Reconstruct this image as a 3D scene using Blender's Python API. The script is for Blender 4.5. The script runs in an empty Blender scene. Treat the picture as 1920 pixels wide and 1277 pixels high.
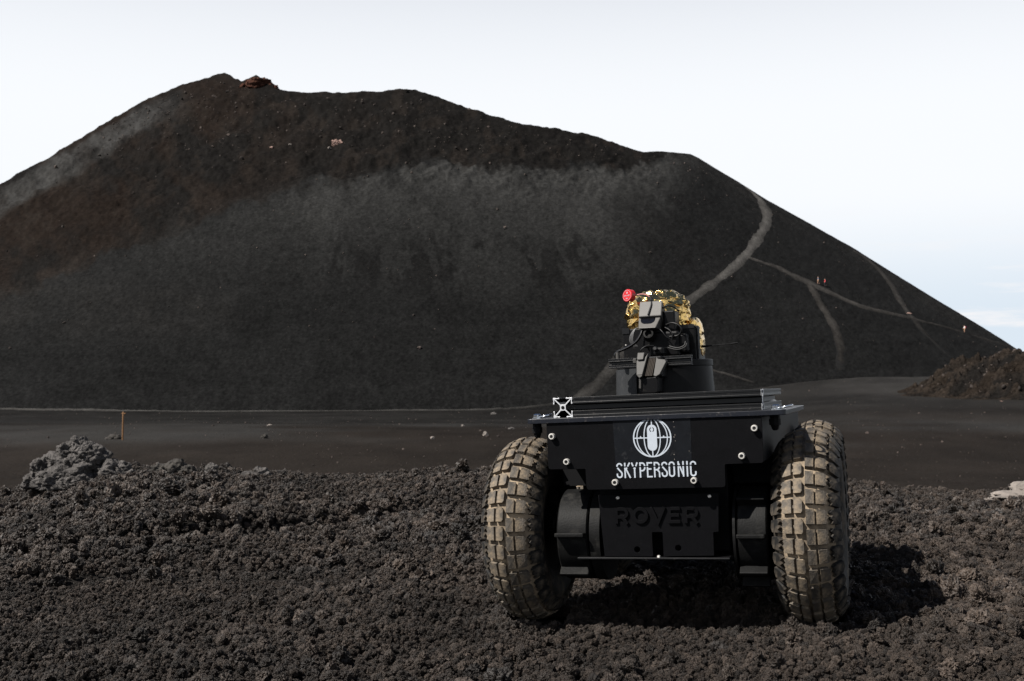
import bpy, bmesh, math, random
import numpy as np
from mathutils import Vector, Matrix
S = bpy.context.scene
C = S.collection
R = math.radians
random.seed(7)
RNG = np.random.default_rng(11)
# ---------- camera ----------
cam = bpy.data.objects.new('camera', bpy.data.cameras.new('camera'))
C.objects.link(cam)
cam.location = (0, 0, .485)
cam.rotation_euler = (R(90+2.277), 0, 0)
cam.data.lens = 39.375
cam.data.sensor_width = 36
cam.data.clip_start = .05
cam.data.clip_end = 20000
cam.data.dof.use_dof = True
cam.data.dof.focus_distance = 2.2
cam.data.dof.aperture_fstop = 18
S.camera = cam
# ---------- sun, sky, exposure ----------
SUN = Vector((-.80, -.39, 1.0)).normalized()
sl = bpy.data.lights.new('sun', 'SUN')
sl.energy = 5.0
sl.angle = R(.53)
sl.color = (1, .955, .89)
so = bpy.data.objects.new('sun', sl)
C.objects.link(so)
so.rotation_euler = SUN.to_track_quat('Z', 'Y').to_euler()
so.location = (0, 0, 30)
W = bpy.data.worlds.new('World')
S.world = W
W.use_nodes = True
nt = W.node_tree
nt.nodes.clear()
def wn(t, **k):
    n = nt.nodes.new(t)
    for a, b in k.items(): setattr(n, a, b)
    return n
L = nt.links.new
sky = wn('ShaderNodeTexSky', sky_type='NISHITA')
sky.sun_disc = False
sky.sun_elevation = math.asin(SUN.z)
sky.sun_rotation = math.atan2(SUN.x, SUN.y)
sky.altitude = 2500
sky.air_density = .65
sky.dust_density = .6
sky.ozone_density = 1.0
bg1 = wn('ShaderNodeBackground'); bg1.inputs[1].default_value = .05
L(sky.outputs[0], bg1.inputs[0])
# bright haze layer low over the horizon, thinning upwards, with faint cloud streaks in it
tc = wn('ShaderNodeTexCoord')
sep = wn('ShaderNodeSeparateXYZ'); L(tc.outputs['Generated'], sep.inputs[0])
mr = wn('ShaderNodeMapRange', interpolation_type='SMOOTHSTEP')
mr.inputs['From Min'].default_value = .22; mr.inputs['From Max'].default_value = .64
mr.inputs['To Min'].default_value = 1; mr.inputs['To Max'].default_value = .0
L(sep.outputs['Z'], mr.inputs['Value'])
mp = wn('ShaderNodeMapping'); mp.inputs['Scale'].default_value = (5, 5, 46)
L(tc.outputs['Generated'], mp.inputs[0])
ns = wn('ShaderNodeTexNoise'); ns.inputs['Scale'].default_value = 1.6; ns.inputs['Detail'].default_value = 6; ns.inputs['Roughness'].default_value = .6
L(mp.outputs[0], ns.inputs['Vector'])
cr = wn('ShaderNodeMapRange'); cr.inputs['From Min'].default_value = .50; cr.inputs['From Max'].default_value = .66
L(ns.outputs[0], cr.inputs['Value'])
low = wn('ShaderNodeMapRange', interpolation_type='SMOOTHSTEP'); low.inputs['From Min'].default_value = .05; low.inputs['From Max'].default_value = .17
low.inputs['To Min'].default_value = 1; low.inputs['To Max'].default_value = 0
L(sep.outputs['Z'], low.inputs['Value'])
hz = wn('ShaderNodeMix', data_type='RGBA'); L(low.outputs[0], hz.inputs['Factor'])
hz.inputs['A'].default_value = (.93, .955, .99, 1); hz.inputs['B'].default_value = (.71, .80, .89, 1)
cm = wn('ShaderNodeMath', operation='MULTIPLY'); L(cr.outputs[0], cm.inputs[0]); L(low.outputs[0], cm.inputs[1])
hc = wn('ShaderNodeMix', data_type='RGBA'); L(cm.outputs[0], hc.inputs['Factor']); L(hz.outputs['Result'], hc.inputs['A'])
hc.inputs['B'].default_value = (.90, .90, .92, 1)
bg2 = wn('ShaderNodeBackground'); bg2.inputs[1].default_value = .46; L(hc.outputs['Result'], bg2.inputs[0])
mx = wn('ShaderNodeMixShader'); L(mr.outputs[0], mx.inputs[0]); L(bg1.outputs[0], mx.inputs[1]); L(bg2.outputs[0], mx.inputs[2])
wo = wn('ShaderNodeOutputWorld'); L(mx.outputs[0], wo.inputs[0])
S.view_settings.view_transform = 'Standard'
S.view_settings.look = 'None'
S.view_settings.exposure = 1.15
S.view_settings.gamma = 1.0
S.view_settings.use_curve_mapping = False
# ---------- helpers ----------
def link(name, me, m=None, parent=None, loc=None, sharp=None, bevel=0, seg=2):
    if isinstance(me, bmesh.types.BMesh):
        b = me; me = bpy.data.meshes.new(name); b.normal_update(); b.to_mesh(me); b.free()
    o = bpy.data.objects.new(name, me)
    C.objects.link(o)
    if m is not None and not me.materials: me.materials.append(m)
    if parent is not None: o.parent = parent
    if loc is not None: o.location = loc
    if sharp is not None:
        me.polygons.foreach_set('use_smooth', [True]*len(me.polygons)); me.set_sharp_from_angle(angle=R(sharp))
    if bevel:
        md = o.modifiers.new('bevel', 'BEVEL'); md.width = bevel; md.segments = seg; md.limit_method = 'ANGLE'; md.angle_limit = R(40)
    return o
def tag(o, label=None, cat=None, group=None, kind=None):
    if label: o['label'] = label
    if cat: o['category'] = cat
    if group: o['group'] = group
    if kind: o['kind'] = kind
    return o
def empty(name, loc=(0, 0, 0)):
    o = bpy.data.objects.new(name, None); C.objects.link(o); o.location = loc; o.empty_display_size = .1
    return o
def box(b, x0, x1, y0, y1, z0, z1):
    v = [b.verts.new(p) for p in ((x0,y0,z0),(x1,y0,z0),(x1,y1,z0),(x0,y1,z0),(x0,y0,z1),(x1,y0,z1),(x1,y1,z1),(x0,y1,z1))]
    for f in ((0,3,2,1),(4,5,6,7),(0,1,5,4),(1,2,6,5),(2,3,7,6),(3,0,4,7)): b.faces.new([v[i] for i in f])
    return v
def bx(*a):
    b = bmesh.new(); box(b, *a); return b
def ring(b, c, ax, r, n, rot=0):
    ax = Vector(ax).normalized(); u = ax.orthogonal().normalized(); w = ax.cross(u); c = Vector(c)
    return [b.verts.new(c+u*(r*math.cos(rot+2*math.pi*i/n))+w*(r*math.sin(rot+2*math.pi*i/n))) for i in range(n)]
def lathe(b, c, ax, prof, n=32, rot=0):
    """prof: list of (distance along axis, radius); ends are capped"""
    c = Vector(c); ax = Vector(ax).normalized(); prev = None; first = None
    for d, r in prof:
        k = ring(b, c+ax*d, ax, r, n, rot)
        if prev:
            for i in range(n): b.faces.new((prev[i], prev[(i+1) % n], k[(i+1) % n], k[i]))
        else: first = k
        prev = k
    b.faces.new(list(reversed(first))); b.faces.new(prev)
def tube(b, pts, r, n=8):
    pts = [Vector(p) for p in pts]; prev = None; rs = r if isinstance(r, (list, tuple)) else [r]*len(pts)
    u = None
    for i, p in enumerate(pts):
        t = (pts[min(i+1, len(pts)-1)]-pts[max(i-1, 0)]).normalized()
        u = t.orthogonal().normalized() if u is None else (u-t*u.dot(t)).normalized()
        w = t.cross(u)
        k = [b.verts.new(p+(u*math.cos(2*math.pi*j/n)+w*math.sin(2*math.pi*j/n))*rs[i]) for j in range(n)]
        if prev:
            for j in range(n): b.faces.new((prev[j], prev[(j+1) % n], k[(j+1) % n], k[j]))
        else: b.faces.new(list(reversed(k)))
        prev = k
    b.faces.new(prev)
def curve_pts(pts, n=8):
    """Catmull-Rom through pts"""
    P = [np.array(p, float) for p in pts]; P = [2*P[0]-P[1]]+P+[2*P[-1]-P[-2]]; out = []
    for i in range(1, len(P)-2):
        for k in range(n):
            t = k/n; a, b_, c, d = P[i-1], P[i], P[i+1], P[i+2]
            out.append(.5*(2*b_+(c-a)*t+(2*a-5*b_+4*c-d)*t*t+(3*b_-a-3*c+d)*t**3))
    out.append(P[-2]); return [tuple(p) for p in out]
def rounded(pts, r, n=4):
    """round the corners of a 2-d polygon; r may be a list"""
    out = []; m = len(pts)
    for i, p in enumerate(pts):
        rr = r[i] if isinstance(r, (list, tuple)) else r
        p = Vector(p); a = Vector(pts[i-1]); c = Vector(pts[(i+1) % m])
        if rr <= 0: out.append(tuple(p)); continue
        d1 = (a-p).normalized(); d2 = (c-p).normalized()
        for k in range(n+1):
            t = k/n; q = p+d1*rr*(1-t)**2+d2*rr*t**2; out.append(tuple(q))
    return out
def prism(b, outline, y0, y1, holes=()):
    """outline in (x, z), extruded from y0 (front) to y1 (back)"""
    edges = []
    for lp in [outline]+list(holes):
        v = [b.verts.new((p[0], y0, p[1])) for p in lp]
        edges += [b.edges.new((v[i], v[(i+1) % len(v)])) for i in range(len(v))]
    if holes:
        g = bmesh.ops.triangle_fill(b, edges=edges, use_beauty=True, use_dissolve=False)
        fs = [f for f in g['geom'] if isinstance(f, bmesh.types.BMFace)]
    else:
        vs = [e.verts[0] for e in edges]; vs = []
        fs = [b.faces.new([v[i] for i in range(len(v))])]
    for f in fs:
        f.normal_update()
        if f.normal.y > 0: f.normal_flip()
    g = bmesh.ops.extrude_face_region(b, geom=fs, use_keep_orig=True)
    bmesh.ops.translate(b, verts=[q for q in g['geom'] if isinstance(q, bmesh.types.BMVert)], vec=(0, y1-y0, 0))
    bmesh.ops.recalc_face_normals(b, faces=b.faces[:])
def circ(cx, cz, r, n=20): return [(cx+r*math.cos(2*math.pi*i/n), cz+r*math.sin(2*math.pi*i/n)) for i in range(n)]
def stroke(b, pts, w, y, th, closed=False):
    """a flat raised ribbon along pts (x, z), front face at y, thickness th backwards"""
    P = [Vector(p) for p in pts]; n = len(P); Lf = []; Rt = []
    for i in range(n):
        a = P[i-1] if (i or closed) else P[i]; c = P[(i+1) % n] if (i < n-1 or closed) else P[i]
        d1 = (P[i]-a); d2 = (c-P[i])
        d1 = d1.normalized() if d1.length > 1e-9 else d2.normalized(); d2 = d2.normalized() if d2.length > 1e-9 else d1
        t = (d1+d2); t = t.normalized() if t.length > 1e-6 else d1
        nn = Vector((-t.y, t.x)); k = min(1/max(nn.dot(Vector((-d1.y, d1.x))), .35), 2.2)
        Lf.append(P[i]+nn*w/2*k); Rt.append(P[i]-nn*w/2*k)
    fv = [(b.verts.new((l.x, y, l.y)), b.verts.new((r.x, y, r.y)), b.verts.new((l.x, y+th, l.y)), b.verts.new((r.x, y+th, r.y))) for l, r in zip(Lf, Rt)]
    for i in range(n if closed else n-1):
        p, q = fv[i], fv[(i+1) % n]
        b.faces.new((p[0], p[1], q[1], q[0])); b.faces.new((p[2], p[0], q[0], q[2])); b.faces.new((p[1], p[3], q[3], q[1]))
    if not closed:
        for p in (fv[0], fv[-1]): b.faces.new((p[0], p[2], p[3], p[1]))
def arc(cx, cz, rx, rz, a0, a1, n=8): return [(cx+rx*math.cos(R(a0+(a1-a0)*i/n)), cz+rz*math.sin(R(a0+(a1-a0)*i/n))) for i in range(n+1)]
def grid_mesh(name, X, Y, Z, mask=None):
    r, c = X.shape
    me = bpy.data.meshes.new(name)
    v = np.stack([X, Y, Z], -1).reshape(-1, 3)
    i = np.arange(r*c).reshape(r, c)
    f = np.stack([i[:-1, :-1], i[:-1, 1:], i[1:, 1:], i[1:, :-1]], -1).reshape(-1, 4)
    if mask is not None: f = f[mask.reshape(-1)]
    me.vertices.add(len(v)); me.vertices.foreach_set('co', v.astype(np.float32).ravel())
    me.loops.add(len(f)*4); me.loops.foreach_set('vertex_index', f.astype(np.int32).ravel())
    me.polygons.add(len(f)); me.polygons.foreach_set('loop_start', (np.arange(len(f))*4).astype(np.int32))
    me.polygons.foreach_set('use_smooth', np.ones(len(f), bool))
    me.update(calc_edges=True); me.validate()
    return me
def point_color(me, name, rgb):
    a = me.attributes.new(name, 'FLOAT_COLOR', 'POINT')
    a.data.foreach_set('color', np.concatenate([rgb, np.ones((len(rgb), 1))], 1).astype(np.float32).ravel())
# ---------- materials ----------
TONE = .84   # overall reflectance trim, matched to the exposure
def mat(name, col, rough=.6, metal=0., spec=.5, var=.25, vscale=30., bump=0., bscale=200., bdist=None, dust=None, dust_amt=0., dscale=25., up=False, attr=None, rnd=0., coat=0., patch=0.):
    m = bpy.data.materials.new(name); m.use_nodes = True; n = m.node_tree; l = n.links.new
    P = n.nodes['Principled BSDF']
    P.inputs['Roughness'].default_value = rough; P.inputs['Metallic'].default_value = metal
    P.inputs['Specular IOR Level'].default_value = spec; P.inputs['Coat Weight'].default_value = coat
    t = n.nodes.new('ShaderNodeTexCoord')
    nz = n.nodes.new('ShaderNodeTexNoise'); nz.inputs['Scale'].default_value = vscale; nz.inputs['Detail'].default_value = 5; nz.inputs['Roughness'].default_value = .65
    l(t.outputs['Object'], nz.inputs['Vector'])
    rm = n.nodes.new('ShaderNodeMapRange'); rm.inputs['From Min'].default_value = .3; rm.inputs['From Max'].default_value = .7
    rm.inputs['To Min'].default_value = TONE*(1-var); rm.inputs['To Max'].default_value = TONE*(1+var); l(nz.outputs[0], rm.inputs['Value'])
    f = rm.outputs[0]
    if rnd:
        oi = n.nodes.new('ShaderNodeObjectInfo'); rr = n.nodes.new('ShaderNodeMapRange'); rr.inputs['To Min'].default_value = 1-rnd; rr.inputs['To Max'].default_value = 1+rnd
        l(oi.outputs['Random'], rr.inputs['Value']); mu = n.nodes.new('ShaderNodeMath'); mu.operation = 'MULTIPLY'; l(f, mu.inputs[0]); l(rr.outputs[0], mu.inputs[1]); f = mu.outputs[0]
    if patch:      # broad drifts of paler and darker material across the ground
        ge = n.nodes.new('ShaderNodeNewGeometry'); pn = n.nodes.new('ShaderNodeTexNoise'); pn.inputs['Scale'].default_value = 2.3; pn.inputs['Detail'].default_value = 5; l(ge.outputs['Position'], pn.inputs['Vector'])
        pr = n.nodes.new('ShaderNodeMapRange'); pr.inputs['From Min'].default_value = .32; pr.inputs['From Max'].default_value = .68; pr.inputs['To Min'].default_value = 1-patch; pr.inputs['To Max'].default_value = 1+patch
        l(pn.outputs[0], pr.inputs['Value']); pm = n.nodes.new('ShaderNodeMath'); pm.operation = 'MULTIPLY'; l(f, pm.inputs[0]); l(pr.outputs[0], pm.inputs[1]); f = pm.outputs[0]
    vm = n.nodes.new('ShaderNodeVectorMath'); vm.operation = 'SCALE'; l(f, vm.inputs['Scale'])
    if attr:
        at = n.nodes.new('ShaderNodeAttribute'); at.attribute_name = attr; l(at.outputs['Color'], vm.inputs[0])
    else: vm.inputs[0].default_value = col[:3]
    out = vm.outputs[0]
    if dust:
        dn = n.nodes.new('ShaderNodeTexNoise'); dn.inputs['Scale'].default_value = dscale; dn.inputs['Detail'].default_value = 6; dn.inputs['Roughness'].default_value = .7
        l(t.outputs['Object'], dn.inputs['Vector'])
        dr = n.nodes.new('ShaderNodeMapRange'); dr.inputs['From Min'].default_value = .62-.35*dust_amt; dr.inputs['From Max'].default_value = .78-.25*dust_amt; l(dn.outputs[0], dr.inputs['Value'])
        dm = n.nodes.new('ShaderNodeMath'); dm.operation = 'MULTIPLY'; dm.inputs[1].default_value = min(1, .35+dust_amt); l(dr.outputs[0], dm.inputs[0])
        mxn = n.nodes.new('ShaderNodeMix'); mxn.data_type = 'RGBA'; l(dm.outputs[0], mxn.inputs['Factor']); l(out, mxn.inputs['A']); mxn.inputs['B'].default_value = (*[TONE*q for q in dust], 1)
        out = mxn.outputs['Result']
        rx = n.nodes.new('ShaderNodeMix'); l(dm.outputs[0], rx.inputs['Factor']); rx.inputs['A'].default_value = rough; rx.inputs['B'].default_value = max(rough, .85); l(rx.outputs[0], P.inputs['Roughness'])
    l(out, P.inputs['Base Color'])
    if bump:
        bn = n.nodes.new('ShaderNodeTexNoise'); bn.inputs['Scale'].default_value = bscale; bn.inputs['Detail'].default_value = 4; l(t.outputs['Object'], bn.inputs['Vector'])
        bu = n.nodes.new('ShaderNodeBump'); bu.inputs['Strength'].default_value = bump; bu.inputs['Distance'].default_value = bdist or 1/bscale; l(bn.outputs[0], bu.inputs['Height']); l(bu.outputs[0], P.inputs['Normal'])
    return m
M_ = dict(
 ash=mat('cone_ash', (0,0,0), .95, spec=.02, var=.35, vscale=1.6, bump=.35, bscale=2.2, attr='ash'),
 plain=mat('plain_ash', (0,0,0), .95, spec=.02, var=.38, vscale=9., bump=.5, bscale=9., attr='ash'),
 path=mat('path_dust', (0,0,0), .95, spec=.02, var=.3, vscale=1.4, bump=.3, bscale=2., attr='ash'),
 mound=mat('mound_rubble', (0,0,0), .95, spec=.02, var=.55, vscale=3.2, bump=.9, bscale=3.5, attr='ash'),
 soil=mat('clinker_soil', (.007,.0058,.005), .9, spec=.1, var=.5, vscale=60, bump=1., bscale=160),
 clinker=mat('clinker', (.0280,.0212,.0168), .48, spec=.24, var=.6, vscale=2.6, bump=1., bscale=11., bdist=.0016, rnd=.62, patch=.455),
 lava=mat('lava_rock', (.068,.063,.060), .9, spec=.15, var=.55, vscale=16, bump=1., bscale=55, bdist=.03),
 darkrock=mat('dark_rock', (.028,.025,.022), .9, spec=.25, var=.5, vscale=14, bump=.8, bscale=40),
 palerock=mat('pale_rock', (.165,.145,.13), .9, spec=.2, var=.35, vscale=5, bump=.6, bscale=18),
 pinkrock=mat('pink_rock', (.27,.18,.15), .9, spec=.2, var=.35, vscale=2, bump=.6, bscale=5),
 redrock=mat('red_rock', (.046,.0195,.0125), .95, spec=.1, var=.5, vscale=.9, bump=.8, bscale=1.5),
 stone=mat('slope_stone', (.038,.030,.026), .9, spec=.2, var=.4, vscale=2, rnd=.8),
 plastic=mat('black_powdercoat', (.0020,.0020,.0026), .52, spec=.075, var=.25, vscale=60, bump=.25, bscale=900, dust=(.050,.046,.042), dust_amt=.04, dscale=330),
 satin=mat('black_satin', (.003,.003,.0034), .45, spec=.12, var=.2, vscale=40, bump=.1, bscale=500, dust=(.05,.044,.038), dust_amt=.05, dscale=50),
 sidegrey=mat('dark_grey_panel', (.018,.018,.018), .6, spec=.12, var=.15, vscale=25),
 motor=mat('dusty_plastic', (.0060,.0060,.0060), .55, spec=.08, var=.3, vscale=35, bump=.15, bscale=300, dust=(.026,.025,.023), dust_amt=.28, dscale=32),
 film=mat('sticker_film', (.0050,.0058,.0076), .42, spec=.12, var=.25, vscale=50, dust=(.05,.05,.05), dust_amt=.05, dscale=60),
 white=mat('white_print', (.40,.44,.49), .5, spec=.3, var=.04, vscale=80),
 plate=mat('plate_anodised', (.006,.007,.011), .3, spec=.4, var=.2, vscale=60, dust=(.09,.08,.07), dust_amt=.14, dscale=90),
 rail=mat('black_anodised', (.0020,.0020,.0024), .36, spec=.36, var=.2, vscale=50, dust=(.07,.06,.055), dust_amt=.08, dscale=120),
 alu=mat('cut_aluminium', (.60,.61,.63), .45, metal=.5, var=.06, vscale=200, bump=.1, bscale=800),
 steel=mat('bolt_steel', (.78,.75,.70), .48, metal=.75, var=.2, vscale=150),
 chrome=mat('eyebolt_zinc', (.80,.82,.84), .16, metal=1., var=.1, vscale=150),
 socket=mat('bolt_socket', (.05,.05,.05), .5, metal=.6),
 rubber=mat('rubber', (.004,.004,.0045), .65, spec=.1, var=.2),
 carcass=mat('dusty_tyre', (.095,.076,.056), .85, spec=.2, var=.4, vscale=28, bump=.3, bscale=300, dust=(.29,.225,.155), dust_amt=.62, dscale=16),
 tread=mat('dusty_tread', (.055,.047,.038), .74, spec=.3, var=.40, vscale=45, bump=.5, bscale=420, dust=(.215,.166,.112), dust_amt=.50, dscale=38, rnd=.32),
 tyreside=mat('tyre_sidewall', (.0115,.011,.0105), .7, spec=.22, var=.4, vscale=30, dust=(.120,.096,.070), dust_amt=.46, dscale=30),
 tower_lit=mat('tower_lit_grey', (.021,.022,.0235), .5, spec=.2, var=.15, vscale=22, bump=.06, bscale=120, dust=(.05,.05,.05), dust_amt=.12, dscale=30),  # paler grey for the tower's sunlit left side
 headgrey=mat('gimbal_grey', (.076,.072,.066), .55, spec=.4, var=.08, vscale=90, bump=.08, bscale=900),
 gripgrey=mat('gripper_grey', (.042,.040,.037), .6, spec=.35, var=.12, vscale=90, bump=.1, bscale=700),
 gripdark=mat('gripper_pad_rubber', (.024,.019,.015), .8, spec=.2, var=.3, vscale=80),
 lens=mat('dark_glass', (.004,.004,.005), .08, spec=.5, var=.05),
 gold=mat('gold_foil', (.93,.62,.22), .13, metal=1., var=.12, vscale=60, bump=.25, bscale=160),
 red=mat('red_plastic', (.42,.006,.010), .32, spec=.5, var=.08, vscale=100),
 pink=mat('pink_stem', (.28,.09,.085), .45, spec=.4, var=.1),
 cable=mat('cable_black', (.006,.006,.0065), .5, spec=.25, var=.1),
 ribbon=mat('ribbon_grey', (.07,.07,.07), .5, spec=.4, var=.1),
 wood=mat('stake_wood', (.17,.09,.042), .8, spec=.2, var=.3, vscale=8),
 skin=mat('skin', (.42,.23,.15), .6, var=.1), blue=mat('cloth_blue', (.10,.15,.24), .9, var=.1), cred=mat('cloth_red', (.62,.02,.05), .9, var=.1),
 cwhite=mat('cloth_white', (.62,.62,.62), .9, var=.1), cblack=mat('cloth_black', (.02,.02,.025), .9, var=.1), tan=mat('cloth_tan', (.40,.24,.14), .9, var=.1), hair=mat('hair_dark', (.03,.02,.015), .8, var=.1),
)
# ---------- numeric noise and terrain ----------
def _h(ix, iy, iz, seed):
    h = (ix.astype(np.int64)*374761393 + iy.astype(np.int64)*668265263 + iz.astype(np.int64)*2147483647 + seed*974634777) & 0xffffffff
    h = ((h ^ (h >> 13)) * 1274126177) & 0xffffffff
    h = ((h ^ (h >> 15)) * 2246822519) & 0xffffffff
    return ((h ^ (h >> 16)) & 0xffffff) / float(0xffffff)
def vnoise(x, y, z=None, seed=0):
    x = np.asarray(x, float); y = np.asarray(y, float)
    z = np.zeros_like(x) if z is None else np.asarray(z, float)
    ix = np.floor(x); iy = np.floor(y); iz = np.floor(z)
    fx = x-ix; fy = y-iy; fz = z-iz
    fx = fx*fx*fx*(fx*(fx*6-15)+10); fy = fy*fy*fy*(fy*(fy*6-15)+10); fz = fz*fz*fz*(fz*(fz*6-15)+10)
    r = 0
    for a in (0, 1):
        for b in (0, 1):
            for c in (0, 1):
                w = (fx if a else 1-fx)*(fy if b else 1-fy)*(fz if c else 1-fz)
                r = r + w*_h(ix+a, iy+b, iz+c, seed)
    return r*2-1
def vnoise2(x, y, seed=0):
    ix = np.floor(x); iy = np.floor(y)
    fx = x-ix; fy = y-iy
    fx = fx*fx*fx*(fx*(fx*6-15)+10); fy = fy*fy*fy*(fy*(fy*6-15)+10)
    zz = np.zeros_like(ix)
    return ((1-fx)*(1-fy)*_h(ix, iy, zz, seed)+fx*(1-fy)*_h(ix+1, iy, zz, seed)+(1-fx)*fy*_h(ix, iy+1, zz, seed)+fx*fy*_h(ix+1, iy+1, zz, seed))*2-1
def fbm2(x, y, o=4, seed=0, g=.5):
    x = np.asarray(x, float); y = np.asarray(y, float)
    r = 0; a = 1.0
    for k in range(o):
        r = r + a*vnoise2(x, y, seed+k); x = x*2.03+17.1; y = y*2.03-9.7; a *= g
    return r
def fbm3(p, f, o=4, seed=0, g=.5, ridge=False):
    r = 0; a = 1.0; x, y, z = p[:, 0]*f, p[:, 1]*f, p[:, 2]*f
    for k in range(o):
        n = vnoise(x, y, z, seed+k)
        r = r + a*(1-2*np.abs(n) if ridge else n); x = x*2.03+3.1; y = y*2.03-7.7; z = z*2.03+1.3; a *= g
    return r
def sstep(a, b, x):
    t = np.clip((np.asarray(x, float)-a)/(b-a), 0, 1); return t*t*(3-2*t)
EYE = .485
# crest line of the cinder cone as (bearing tangent, elevation tangent) seen from the ridge where the rover stands
SIL_U = [-0.7897, -0.6254, -0.5169, -0.4601, -0.4363, -0.4126, -0.3888, -0.365, -0.3412, -0.3173, -0.2958, -0.2814, -0.2694, -0.2598, -0.2502, -0.2444, -0.2381, -0.2309, -0.2261, -0.2164, -0.2116, -0.1995, -0.1827, -0.1539, -0.1346, -0.1202, -0.1034, -0.0866, -0.0769, -0.0529, -0.0288, -0.0048, 0.0192, 0.0576, 0.0768, 0.1008, 0.119, 0.1343, 0.1607, 0.1679, 0.1846, 0.2013, 0.2299, 0.268, 0.306, 0.3439, 0.3818, 0.4196, 0.4479, 0.4761, 0.5138, 0.6359]
SIL_E = [-0.0062, 0.0844, 0.1483, 0.1805, 0.195, 0.2076, 0.2216, 0.2361, 0.2502, 0.2623, 0.271, 0.2744, 0.2793, 0.2803, 0.2774, 0.2754, 0.2759, 0.2783, 0.2754, 0.2715, 0.2667, 0.2652, 0.2633, 0.2628, 0.2652, 0.2647, 0.2667, 0.2657, 0.2623, 0.254, 0.2468, 0.2385, 0.2332, 0.2279, 0.224, 0.2153, 0.209, 0.21, 0.2076, 0.2042, 0.1936, 0.1839, 0.1656, 0.1444, 0.1228, 0.0988, 0.0753, 0.0524, 0.0343, 0.0162, -0.0062, -0.0654]
CX, CY, CA, CM, CZB = -48.6, 445.5, 172., .68, -10.8
def cone_raw(x, y):
    z = CA - CM*np.hypot(x-CX, y-CY)
    k = 6.7
    return EYE + CZB + k*np.logaddexp(0, (z-CZB)/k)
def plain_z(x, y):
    y_ = np.maximum(y, 5.); u = np.clip(x/y_, -.8, .8)
    right = sstep(.05, .34, u)
    t = sstep(35, 195, y_)
    z = -2.45 + t*(-1.85*(1-right) + 3.95*right)
    z = z + .05*fbm2(x*.12, y*.12, 3, 40)*sstep(8, 30, y_) + .16*fbm2(x*.03, y*.03, 2, 44)*sstep(20, 50, y_)
    k = sstep(.66, .94, np.abs(x)/y_)
    return EYE + z*(1-k) - 4.95*k
def rough(x, y, z):
    """surface relief of the cone: coarse rock near the rim, smooth ash lower down"""
    zz = z+5*fbm2(x*.037, y*.037, 3, 3)
    hi = np.maximum(sstep(44, 57, zz)*(1-sstep(25, 55, x)), .8*sstep(20, 45, zz)*(1-sstep(-90, -45, x)))
    lump = fbm2(x*.17, z*.23, 4, 9, .55)
    lump2 = fbm2(x*.55, z*.75, 3, 19, .6)
    return (.10+.85*hi)*lump*.75 + hi*lump2*.34 + .06*fbm2(x*.9, z*.9, 2, 15)
def ground_z(x, y):
    """the clinker ridge in the foreground"""
    yy = np.maximum(y, .5)
    u = np.clip(x/yy, -.75, .75)
    ec = np.interp(u, [-.75, -.45, -.43, -.405, -.36, -.34, -.25, -.17, 0, .1, .3, .35, .40, .435, .46, .75],
                   [-.12, -.1005, -.092, -.086, -.0775, -.0765, -.080, -.0842, -.0825, -.085, -.0925, -.0985, -.103, -.101, -.096, -.11])
    zc = EYE + ec*6.0
    near = np.clip(.04*(x-.33), -.05, .06)
    t = sstep(2.9, 6, y)
    z = near*(1-t) + (zc-.022-.03*sstep(-.40, -.44, u))*t
    over = np.maximum(y-6., 0)
    z = z - .05*over*over/(1+.1*over) - .02*np.maximum(np.abs(x)-4, 0)**1.5
    z = z + .012*fbm2(x*3.1, y*3.1, 3, 21) + .0085*fbm2(x*13, y*13, 3, 27, .6) + .020*fbm2(x*.9, y*.9, 2, 25)*sstep(2.6, 3.2, np.abs(y-2.2)+np.abs(x-.35))
    # an old wheel rut running across the left side
    d = (y-4.15) - (x+.95)*.75
    z = z - .055*np.exp(-(d/.10)**2)*sstep(-1.75, -1.3, x)*(1-sstep(-.55, -.1, x)) + .035*np.exp(-((d-.2)/.14)**2)*sstep(-1.75, -1.3, x)*(1-sstep(-.5, .3, x))
    return z
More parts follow.
